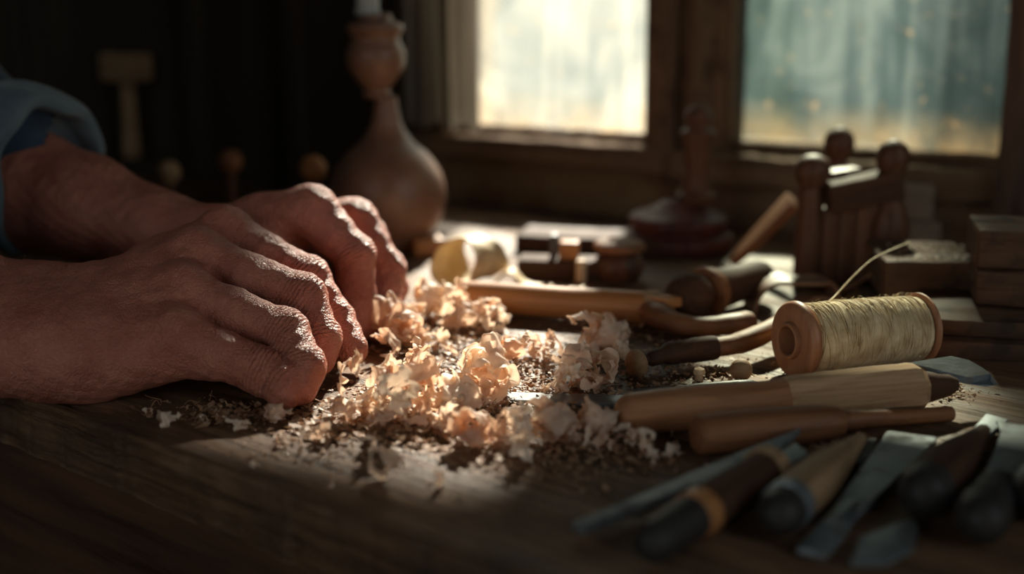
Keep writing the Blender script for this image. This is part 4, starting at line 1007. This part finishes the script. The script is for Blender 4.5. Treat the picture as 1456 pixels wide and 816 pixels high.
# --- small turned knobs far behind
def knob(px, py, t_, r, mat, label):
    P = U(px, py, t_); zc = P.z; P.z = 0; t = empty('drawer_knob', yaw(P, 0), label, 'knob', 'turned knobs far behind the hands')
    mesh_obj('knob_stem', lathe([(0, r*.9), (.003, r*.95), (.006, r*.5), (zc-r*.8, r*.42)], 20, 'z'), M['darkwood_z'], t); mesh_obj('knob_head', ball(r, 24, (0, 0, zc)), M[mat], t)
knob(445, 240, .98, .0100, 'orange', 'ochre turned knob just left of the gourd shaped bottle')
knob(327, 230, 1.02, .0098, 'brown', 'middle brown turned knob above the far wrist, in the dark')
knob(240, 245, 1.02, .0092, 'oldhandle', 'leftmost dull turned knob above the far forearm, in the dark')
# --- mallet hanging on the boarded wall
s_, z_ = S(200, 95); Pm = WM @ Vector((s_, -.006, z_)); Mm = WM.copy(); Mm.translation = Pm
t = empty('hanging_mallet', Mm, 'dim wooden mallet hanging on the dark wall above the far forearm', 'mallet')
mesh_obj('head', rough_box(-.020, .022, -.028, 0, -.012, .014, .003, .0004, 12), M['oldhandle'], t)
mesh_obj('handle', lathe(smoothprof([(-.085, .006), (-.080, .0085), (-.05, .007), (-.013, .0065)], 4), 20, 'z', off=(0, -.013, 0)), M['oldhandle'], t)
# ================================================================ the row of tools at the front right
t, L, Mx = tool('marking_knife', (820, 752, .0035), (1153, 617, .0105), 'long blue grey steel marking knife, leftmost in the row of tools at the front', 'knife')
ol = [(0, -.0022), (.001, -.0032), (.03, -.0034), (.055, -.0036), (.070, -.0062), (.090, -.0072), (L, .0052), (.098, .0052), (.060, .0044), (.03, .0032), (.001, .0030), (0, .002)]
mesh_obj('blade', prism(ol, -.0014, .0014, .0005), M['bluesteel'], t, 25)
t, L, Mx = tool('ringed_chisel', (918, 776, .0082), (1092, 668, .0092), 'chisel with black and ochre handle and pale end ring, partly under the marking knife', 'chisel')
pr = dome(-.002, .0070, 6)+[(.02, .0076), (L*.45, .0080)]
mesh_obj('butt', lathe(pr, 32), M['black'], t)
hd = mesh_obj('handle', lathe([(L*.45, .0079), (L*.6, .0084), (L*.8, .0080), (L-.003, .0078)], 32), M['oldhandle'] if False else M['darkwood'], t)
mesh_obj('band', lathe([(L*.34, .0078), (L*.345, .0086), (L*.43, .0087), (L*.435, .0078)], 32), M['orange'], hd)
mesh_obj('ring', lathe([(L-.004, .0080), (L-.0035, .0094), (L+.001, .0096), (L+.002, .0080)], 32), M['oldhandle'], hd)
mesh_obj('blade', prism([(L+.001, -.005), (L+.022, -.0055), (L+.030, .004), (L+.001, .004)], -.0012, .0012, .0004), M['bluesteel'], t, 25)
t, L, Mx = tool('wooden_gouge', (1098, 738, .0090), (1226, 622, .0055), 'gouge with tapered bare wood handle, black butt and steel collar, in the front row', 'gouge')
mesh_obj('butt', lathe(dome(-.001, .0078, 6)+[(.012, .0084), (.0125, .0078)], 32), M['black'], t)
mesh_obj('collar', lathe([(.012, .0080), (.0125, .0090), (.019, .0090), (.0195, .0082)], 32), M['bluesteel'], t)
mesh_obj('handle', lathe(smoothprof([(.019, .0082), (.035, .0090), (.06, .0078), (L*.8, .0048), (L*.95, .0030), (L, .0018)], 5), 32), M['oldhandle'], t)
mesh_obj('blade', prism([(L*.72, -.0075), (L*.86, -.009), (L+.006, -.004), (L+.002, -.001), (L*.75, -.003)], -.003, -.0008, .0003), M['darksteel'], t)
t, L, Mx = tool('flat_spatula', (1152, 788, .0030), (1299, 620, .0042), 'flat blue grey steel spatula chisel widening to a square end, mid front row', 'chisel')
ol = [(0, -.0045), (.001, -.0055), (.022, -.0052), (.034, -.0042), (.046, -.0050), (L-.004, -.0098), (L, -.0095), (L-.002, .0098), (L-.006, .0098), (.046, .0050), (.034, .0042), (.022, .0048), (.001, .005), (0, .004)]
mesh_obj('blade', prism(ol, -.0012, .0014, .0006), M['bluesteel'], t, 25)
mesh_obj('shoulder', lathe([(.024, .0036), (.03, .0046), (.040, .0040), (.048, .0022)], 24, sz=.7, off=(0, 0, .0006)), M['steel'], t)
t, L, Mx = tool('firmer_chisel', (1308, 704, .0100), (1398, 614, .0062), 'chisel with thick black capped brown handle, right of the flat spatula', 'chisel')
mesh_obj('butt', lathe(dome(-.004, .0092, 6)+[(.010, .0100), (.0105, .0090)], 32), M['black'], t)
mesh_obj('handle', lathe(smoothprof([(.010, .0094), (.03, .0098), (.05, .0082), (L*.8, .0050), (L, .0034)], 5), 32), M['darkwood'], t)
mesh_obj('blade', prism([(L-.006, -.0035), (L+.02, -.0055), (L+.024, .0045), (L-.006, .0035)], -.0014, .0014, .0004), M['bluesteel'], t, 25)
t, L, Mx = tool('broad_chisel', (1392, 744, .0100), (1452, 612, .0065), 'black butted chisel with wide flared steel, near the right edge', 'chisel')
mesh_obj('butt', lathe(dome(-.003, .0088, 6)+[(.012, .0094), (.0125, .0085)], 32), M['black'], t)
mesh_obj('socket', lathe(smoothprof([(.012, .0086), (.02, .0082), (.04, .0072), (.05, .0050)], 4), 32, sz=.75), M['darksteel'], t)
mesh_obj('blade', prism([(.038, -.0055), (.075, -.0065), (L-.006, -.009), (L+.004, -.012), (L+.004, .0105), (L-.012, .006), (.075, .0055), (.038, .0055)], -.0015, .0015, .0005), M['bluesteel'], t, 25)
t, L, Mx = tool('capped_chisel', (1470, 712, .0095), (1520, 600, .0070), 'black capped chisel cut off by the right edge of the photo', 'chisel')
mesh_obj('butt', lathe(dome(-.003, .0085, 6)+[(.010, .0090), (.0105, .0082)], 32), M['black'], t)
mesh_obj('collar', lathe([(.010, .0082), (.0105, .0092), (.018, .0090), (.0185, .0080)], 32), M['bluesteel'], t)
mesh_obj('handle', lathe(smoothprof([(.018, .0082), (.05, .0085), (L*.85, .0050), (L, .003)], 4), 32), M['darkwood'], t)
plate('scraper_plate', [(1210, 806), (1222, 770), (1296, 742), (1306, 752), (1298, 786), (1262, 806)], .0006, .0024, M['bluesteel'], 'small pale steel scraper plate lying at the very front, below the spatula', 'scraper', .0005)
# ================================================================ wood shavings
def shaving_mat(name, c0, c1, tl):
    m = bpy.data.materials.new(name); m.use_nodes = True; nt = m.node_tree; b = nt.nodes['Principled BSDF']; out = nt.nodes['Material Output']
    v = coords(nt); oi = nt.nodes.new('ShaderNodeObjectInfo')
    n = math2(nt, 'ADD', math2(nt, 'MULTIPLY', ntex(nt, v, 150, 4), .6), math2(nt, 'MULTIPLY', oi.outputs['Random'], .4))
    c = ramp(nt, n, [(.3, c0), (.65, c1)]).outputs[0]; nt.links.new(c, b.inputs['Base Color']); b.inputs['Roughness'].default_value = .55
    b.inputs['Specular IOR Level'].default_value = .5
    fib = ntex(nt, coords(nt, (60, 1500, 60)), 1, 3); bump(nt, b, fib, .25, .0002)
    t = nt.nodes.new('ShaderNodeBsdfTranslucent'); nt.links.new(mixc(nt, .5, c, (1, .78, .58), 'MULTIPLY'), t.inputs[0])
    mx = nt.nodes.new('ShaderNodeMixShader'); mx.inputs[0].default_value = tl; nt.links.new(b.outputs[0], mx.inputs[1]); nt.links.new(t.outputs[0], mx.inputs[2]); nt.links.new(mx.outputs[0], out.inputs[0])
    return m
M['shave'] = shaving_mat('shaving', (.78, .55, .40), (.95, .82, .68), .42)
M['chip'] = shaving_mat('chips', (.40, .22, .12), (.80, .60, .42), .2)
def shaving_mesh(seed, Ln, w, R, turns, ruf, kf, crumple=.15, nu=110, nv=10):
    r = np.random.default_rng(seed); u = np.linspace(0, 1, nu)[:, None]; v = np.linspace(-1, 1, nv+1)[None, :]
    # wandering curl angle, tightening along the length
    th = 2*PI*turns*(u**.85)+.9*np.sin(u*PI*r.uniform(1, 3)+r.uniform(0, 6))
    rad = R*(1-.55*u)+R*.22*np.sin(u*PI*r.uniform(3, 6)+r.uniform(0, 6))
    cx = rad*np.cos(th); cz = rad*np.sin(th); cy = Ln*(u-.5)+R*.4*np.sin(u*r.uniform(4, 9)+r.uniform(0, 6))
    ww = w*(.35+.65*np.sin(PI*np.clip(u*.92+.04, 0, 1))**.5)*(1+.22*np.sin(u*31+r.uniform(0, 6))+.12*np.sin(u*77+v*2))
    e = np.abs(v)**1.3
    edge = ruf*e*(np.sin(2*PI*kf*u+v*1.6+r.uniform(0, 6))+.5*np.sin(2*PI*kf*2.3*u-v*2+r.uniform(0, 6)))
    nx, nz = np.cos(th), np.sin(th)
    x = cx+nx*edge*w; z = cz+nz*edge*w; y = cy+ww*v*(1-.18*np.abs(edge/ruf if ruf else 0))+0*x
    tx, tz = -np.sin(th), np.cos(th); s = w*.35*ruf*e*np.cos(2*PI*kf*u*1.4+v*3); x = x+tx*s; z = z+tz*s
    P = np.stack([x, y, z], -1)
    for k, a in ((1, 1), (2.1, .5), (4.3, .3), (8.5, .16)):
        d = r.normal(size=(3, 3))*k/R*.9; ph_ = r.uniform(0, 6, 3); P = P+crumple*R*a*np.sin(P@d.T+ph_)
    P = P.reshape(-1, 3); P -= (P.min(0)+P.max(0))/2
    q = [(i*(nv+1)+j, i*(nv+1)+j+1, (i+1)*(nv+1)+j+1, (i+1)*(nv+1)+j) for i in range(nu-1) for j in range(nv)]
    me = bpy.data.meshes.new('wood_shaving'); me.from_pydata(P.tolist(), [], q); me.update()
    for p in me.polygons: p.use_smooth = True
    me.materials.append(M['shave']); return me, P
protos = []
for s in range(22):
    r = random.Random(100+s); k = s % 4
    if k == 0: a = (s, .010, .0058, .0068, 2.0, .30, 5, .16)          # frilly ball
    elif k == 1: a = (s, .024, .0050, .0046, 1.8, .36, 6, .18)          # long ruffled curl
    elif k == 2: a = (s, .010, .0034, .0042, 1.3, .25, 4, .15)         # small curl
    else: a = (s, .016, .0066, .0090, .8, .32, 5, .26)                # crumpled open sheet
    protos.append(shaving_mesh(*a, nu=130 if k < 2 else 90, nv=10))
big = [shaving_mesh(300+i, *a, nu=240, nv=14) for i, a in enumerate(((.012, .0080, .0100, 3.0, .32, 8, .16), (.034, .0070, .0076, 2.6, .38, 11, .18), (.016, .0088, .0090, 2.4, .38, 8, .20), (.040, .0064, .0058, 2.2, .4, 11, .22)))]
def put(pm, px, py, s, r, z=0.0, label=None, group=None, rot=None, xyz=None):
    me, P = pm; o = bpy.data.objects.new('wood_shaving', me); COL.objects.link(o)
    R = Matrix.Rotation(r.uniform(0, 2*PI) if rot is None else rot, 3, 'Z') @ Matrix.Rotation(r.gauss(0, .5), 3, 'X') @ Matrix.Rotation(r.uniform(0, 6.28), 3, 'Y')
    zm = (P@np.array(R)[2]).min()*s; c = B(px, py, 0) if xyz is None else Vector(xyz)
    o.matrix_world = Matrix.Translation((c.x, c.y, z-zm-.0006)) @ R.to_4x4() @ Matrix.Scale(s, 4)
    return tagp(o, label, 'wood shaving', group)
r = random.Random(12)
named = [(1, 562, 612, 1.0, 0, .3, 'long ruffled pale shaving at the front of the heap, right of the fingertips'),
 (3, 520, 606, .85, 0, 1.2, 'crumpled shaving at the left end of the heap nearest the fingertips'),
 (0, 690, 572, 1.12, 0, .4, 'large frilly ball of shaving, brightest and roundest in the heap'),
 (2, 650, 590, .85, 0, 2.2, 'upright crumpled shaving between the long ruffled one and the frilly ball'),
 (2, 835, 560, 1.05, 0, .2, 'tall pale frilled shaving left of the whittled handle, over the steel scraper'),
 (3, 800, 566, .7, 0, .9, 'flattened curl lying over the steel scraper'),
 (0, 862, 502, .85, 0, 1.9, 'pale blurred ball of shaving behind, left of the oval knob'),
 (0, 562, 490, 1.05, 0, .6, 'glowing ball of shaving just behind the index fingertip'),
 (2, 598, 548, .85, 0, 1.0, 'rounded pale shaving behind the heap, between fingertips and frilly ball'),
 (0, 614, 452, .95, 0, 2.0, 'pale lump of shaving nearest the orange brown handle'),
 (1, 700, 470, .85, 0, .3, 'long blurred shaving in front of the orange brown handle'),
 (0, 668, 632, .7, 0, 2.5, 'blurred shaving in front of the frilly ball'),
 (2, 785, 628, .85, 0, .5, 'soft blurred tall shaving in front of the steel scraper'),
 (0, 848, 622, .72, 0, 1.4, 'small blurred shaving beside the butt of the whittled handle'),
 (1, 740, 652, .6, 0, .1, 'loose blurred shaving between the two blurred front lumps')]
for i, px, py, s, z, rot, lab in named: put(big[i], px, py, s*.92, r, z, lab, None, rot)
zones = [
 # px, py, sx, sy, count, size lo, hi, pile height, label, group
 (600, 590, 75, 13, 14, .6, 1.05, .009, 'curled pale shaving in the main heap beside the fingertips', 'shavings of the main heap'),
 (700, 568, 35, 10, 5, .6, 1.0, .008, 'curled pale shaving around the frilly ball of the heap', 'shavings around the frilly ball'),
 (825, 558, 40, 8, 6, .5, .9, .007, 'curled shaving around the tall frilled one left of the whittled handle', 'shavings around the tall frilled one'),
 (770, 515, 60, 12, 10, .5, .95, .005, 'pale curl in the drift behind the steel scraper', 'shavings behind the scraper'),
 (590, 490, 40, 26, 12, .6, 1.1, .006, 'glowing curl in the drift behind the fingertips', 'shavings behind the fingertips'),
 (670, 460, 60, 12, 12, .6, 1.1, .004, 'blurred curl in front of the orange brown handle', 'shavings before the orange brown handle'),
 (735, 632, 85, 14, 11, .4, .7, .004, 'out of focus curl in front of the main heap', 'shavings in front of the heap'),
 (890, 500, 45, 18, 6, .4, .7, 0, 'small curl around the oval knob of the gouge', 'shavings around the oval knob'),
 (900, 640, 60, 18, 8, .4, .75, 0, 'loose curl in front of the butt of the whittled handle', 'shavings before the whittled handle')]
for px, py, sx, sy, n, a, b_, h, lab, grp in zones:
    for i in range(n):
        dx, dy = r.gauss(0, sx*.55), r.gauss(0, sy*.6); z = max(0, h*(1-(dx/sx)**2-(dy/sy)**2))*r.random()
        put(protos[r.randrange(len(protos))], px+dx, py+dy, r.uniform(a, b_), r, z, lab, grp)
singles = [(336, 612, .75, 'curl of shaving alone in the shade in front of the near hand'), (396, 600, .62, 'small curl touching the front of the little finger'),
 (402, 632, .62, 'white frayed scrap in front of the near hand, left of two'), (455, 628, .75, 'white frayed scrap in front of the near hand, right of two'),
 (530, 640, .55, 'small bright scrap below the long ruffled shaving'), (548, 684, .72, 'blurred pale scrap near the front edge'),
 (626, 694, .55, 'faint blurred scrap right of the pale scrap near the front edge'), (470, 690, .4, 'faint tiny scrap left of the pale scrap near the front edge'),
 (362, 664, .35, 'lone tiny scrap on the bench edge below the near hand'), (240, 606, .45, 'dim curl in the shade below the palm'), (290, 604, .5, 'dim curl in the shade below the little finger'), (210, 590, .5, 'dim curl against the heel of the near hand')]
for px, py, s, lab in singles: put(protos[r.choice([0, 2, 4, 6, 8, 10, 14, 18])], px, py, s, r, 0, lab)
# fine curls, splinters and dust nobody could count
bm = bmesh.new()
def flake(c, s, r):
    a = r.uniform(0, 2*PI); t_ = Vector((math.cos(a), math.sin(a), r.gauss(0, .25))).normalized(); w = t_.cross(Vector((r.gauss(0, .4), r.gauss(0, .4), 1))).normalized(); n = t_.cross(w)
    k = r.uniform(-1, 1)*.8; W = s*r.uniform(.12, .4); row = []
    for i in range(5):
        q = i/4-.5; p = c+t_*s*q+n*s*k*(q*q)*1.5; p.z = max(p.z, .0004)
        row.append((bm.verts.new(p+w*W*(1-abs(q))), bm.verts.new(p-w*W*(1-abs(q)))))
    for (a1_, b1), (c1, d1) in zip(row, row[1:]): bm.faces.new((a1_, b1, d1, c1))
r = random.Random(5)
for px, py, sx, sy, n, s in ((620, 580, 130, 40, 1900, .0026), (760, 540, 120, 40, 1300, .0026), (640, 480, 90, 35, 900, .0032), (330, 590, 90, 14, 420, .0028), (800, 650, 150, 35, 700, .0024), (1000, 540, 110, 30, 500, .0022), (1320, 560, 60, 12, 260, .0022), (1180, 640, 90, 20, 420, .0020), (480, 640, 120, 35, 300, .0020), (560, 610, 120, 16, 900, .0040), (900, 480, 120, 30, 420, .0026)):
    for i in range(n):
        c = B(px+r.gauss(0, sx*.6), py+r.gauss(0, sy*.6), 0); L_ = BMi @ c
        if L_.y < .008: continue
        c.z = .0006+abs(r.gauss(0, .0008)); flake(c, s*r.uniform(.3, 1.6), r)
o = mesh_obj('wood_dust', bm, M['chip'], None, 0); tagp(o, 'fine wood dust and tiny splinters scattered over the bench top', 'wood dust', kind='stuff')
bm = bmesh.new()
for i in range(60):
    px, py = r.gauss(660, 150), r.gauss(600, 40)
    if i < 14: px, py = r.gauss(310, 70), r.gauss(582, 8)
    c = B(px, min(py, 690), 0); 
    if (BMi @ c).y < .02: continue
    a = r.uniform(0, 2*PI); pts = []; Ln = r.uniform(.008, .030)
    for k in range(12):
        a += r.gauss(0, .22); c = c+Vector((math.cos(a), math.sin(a)*.8, 0))*Ln/12; pts.append(Vector((c.x, c.y, .0007+abs(.004*math.sin(k*.35+i)*(i % 3 == 0)))))
    tube(pts, r.uniform(.0001, .00028), 4, bm)
o = mesh_obj('wood_fibres', bm, M['chip'], None, 0); tagp(o, 'thin curly wood fibres trailing through the shavings', 'wood fibres', kind='stuff')
# crumbs on the sawn block
bm = bmesh.new()
for i in range(260):
    c = U(1262+r.random()*118, 350+r.random()*18, .77); c = B(1262+r.random()*122, 345+r.random()*24, .0346); flake_c = c.copy()
    a = r.uniform(0, 6.28); s = .0016*r.uniform(.4, 1.6); t_ = Vector((math.cos(a), math.sin(a), r.uniform(-.1, .5))); w = Vector((-t_.y, t_.x, .3))*.3
    bm.faces.new([bm.verts.new(c+t_*s), bm.verts.new(c+w*s), bm.verts.new(c-t_*s*.4), bm.verts.new(c-w*s)])
o = mesh_obj('block_crumbs', bm, M['chip'], None, 0); tagp(o, 'pale crumbs and splinters on top of the sawn block behind the spool', 'wood crumbs', kind='stuff')
# ================================================================ light and camera
w = bpy.data.worlds.new('overcast_sky'); SC.world = w; w.use_nodes = True; nt = w.node_tree
bg = nt.nodes['Background']
tc = nt.nodes.new('ShaderNodeTexCoord'); sx = nt.nodes.new('ShaderNodeSeparateXYZ'); nt.links.new(tc.outputs['Generated'], sx.inputs[0])
r = ramp(nt, sx.outputs['Z'], [(.0, (.40, .46, .42)), (.12, (.70, .76, .74)), (.6, (.66, .76, .82))])
nt.links.new(r.outputs[0], bg.inputs[0]); bg.inputs[1].default_value = 1.6
L = bpy.data.lights.new('sun', 'SUN'); L.energy = 60.0; L.angle = math.radians(3.5); L.color = (1, .90, .76)
so = bpy.data.objects.new('sun', L); COL.objects.link(so)
SUND = Vector((.15, .75, .52)).normalized()
so.rotation_euler = SUND.to_track_quat('Z', 'Y').to_euler(); so.location = (.5, 4, 3)
for a, b_, zt in ((s0, s1, zt), (s2, s3, ZT2)):
    P = bpy.data.lights.new('window_portal', 'AREA'); P.shape = 'RECTANGLE'; P.size = b_-a; P.size_y = zt-zb; P.cycles.is_portal = True
    po = bpy.data.objects.new('window_portal', P); COL.objects.link(po)
    c = WM @ Vector(((a+b_)/2, .06, (zt+zb)/2)); po.matrix_world = frame(c, EX, (0, 0, 1)) @ Matrix.Rotation(PI/2*-1, 4, 'X')
    # area light local -Z must face the room
    z = (po.matrix_world.to_3x3() @ Vector((0, 0, -1)))
    if z.dot(ED) < 0: po.matrix_world = po.matrix_world @ Matrix.Rotation(PI, 4, 'X')
for (c, sx_, sy_, face) in ((((FW[0]+FW[1])/2, -2.66, (FW[2]+FW[3])/2), FW[1]-FW[0], FW[3]-FW[2], (0, 1, 0)), ((1.66, (RW[0]+RW[1])/2, (RW[2]+RW[3])/2), RW[1]-RW[0], RW[3]-RW[2], (-1, 0, 0))):  # sampling portals for the two added fill windows
    P = bpy.data.lights.new('window_portal', 'AREA'); P.shape = 'RECTANGLE'; P.size = sx_; P.size_y = sy_; P.cycles.is_portal = True
    po = bpy.data.objects.new('window_portal', P); COL.objects.link(po)
    z = -(WM.to_3x3() @ Vector(face)); y = Vector((0, 0, 1)); x = y.cross(z); m4 = Matrix((x, y, z)).transposed().to_4x4(); m4.translation = WM @ Vector(c); po.matrix_world = m4
cam = bpy.data.cameras.new('camera'); co = bpy.data.objects.new('camera', cam); COL.objects.link(co)
co.location = (0, 0, CAM_H); co.rotation_euler = (PI/2-PITCH, 0, 0)
cam.sensor_width = 36; cam.lens = FPX/1456*36; cam.clip_start = .01
cam.dof.use_dof = True; cam.dof.focus_distance = .618; cam.dof.aperture_fstop = 3.5
SC.camera = co
SC.view_settings.view_transform = 'Standard'; SC.view_settings.look = 'None'; SC.view_settings.gamma = 1
SC.view_settings.use_curve_mapping = False; SC.view_settings.exposure = 0.15
SC.cycles.use_denoising = True; SC.cycles.max_bounces = 8; SC.cycles.transparent_max_bounces = 12
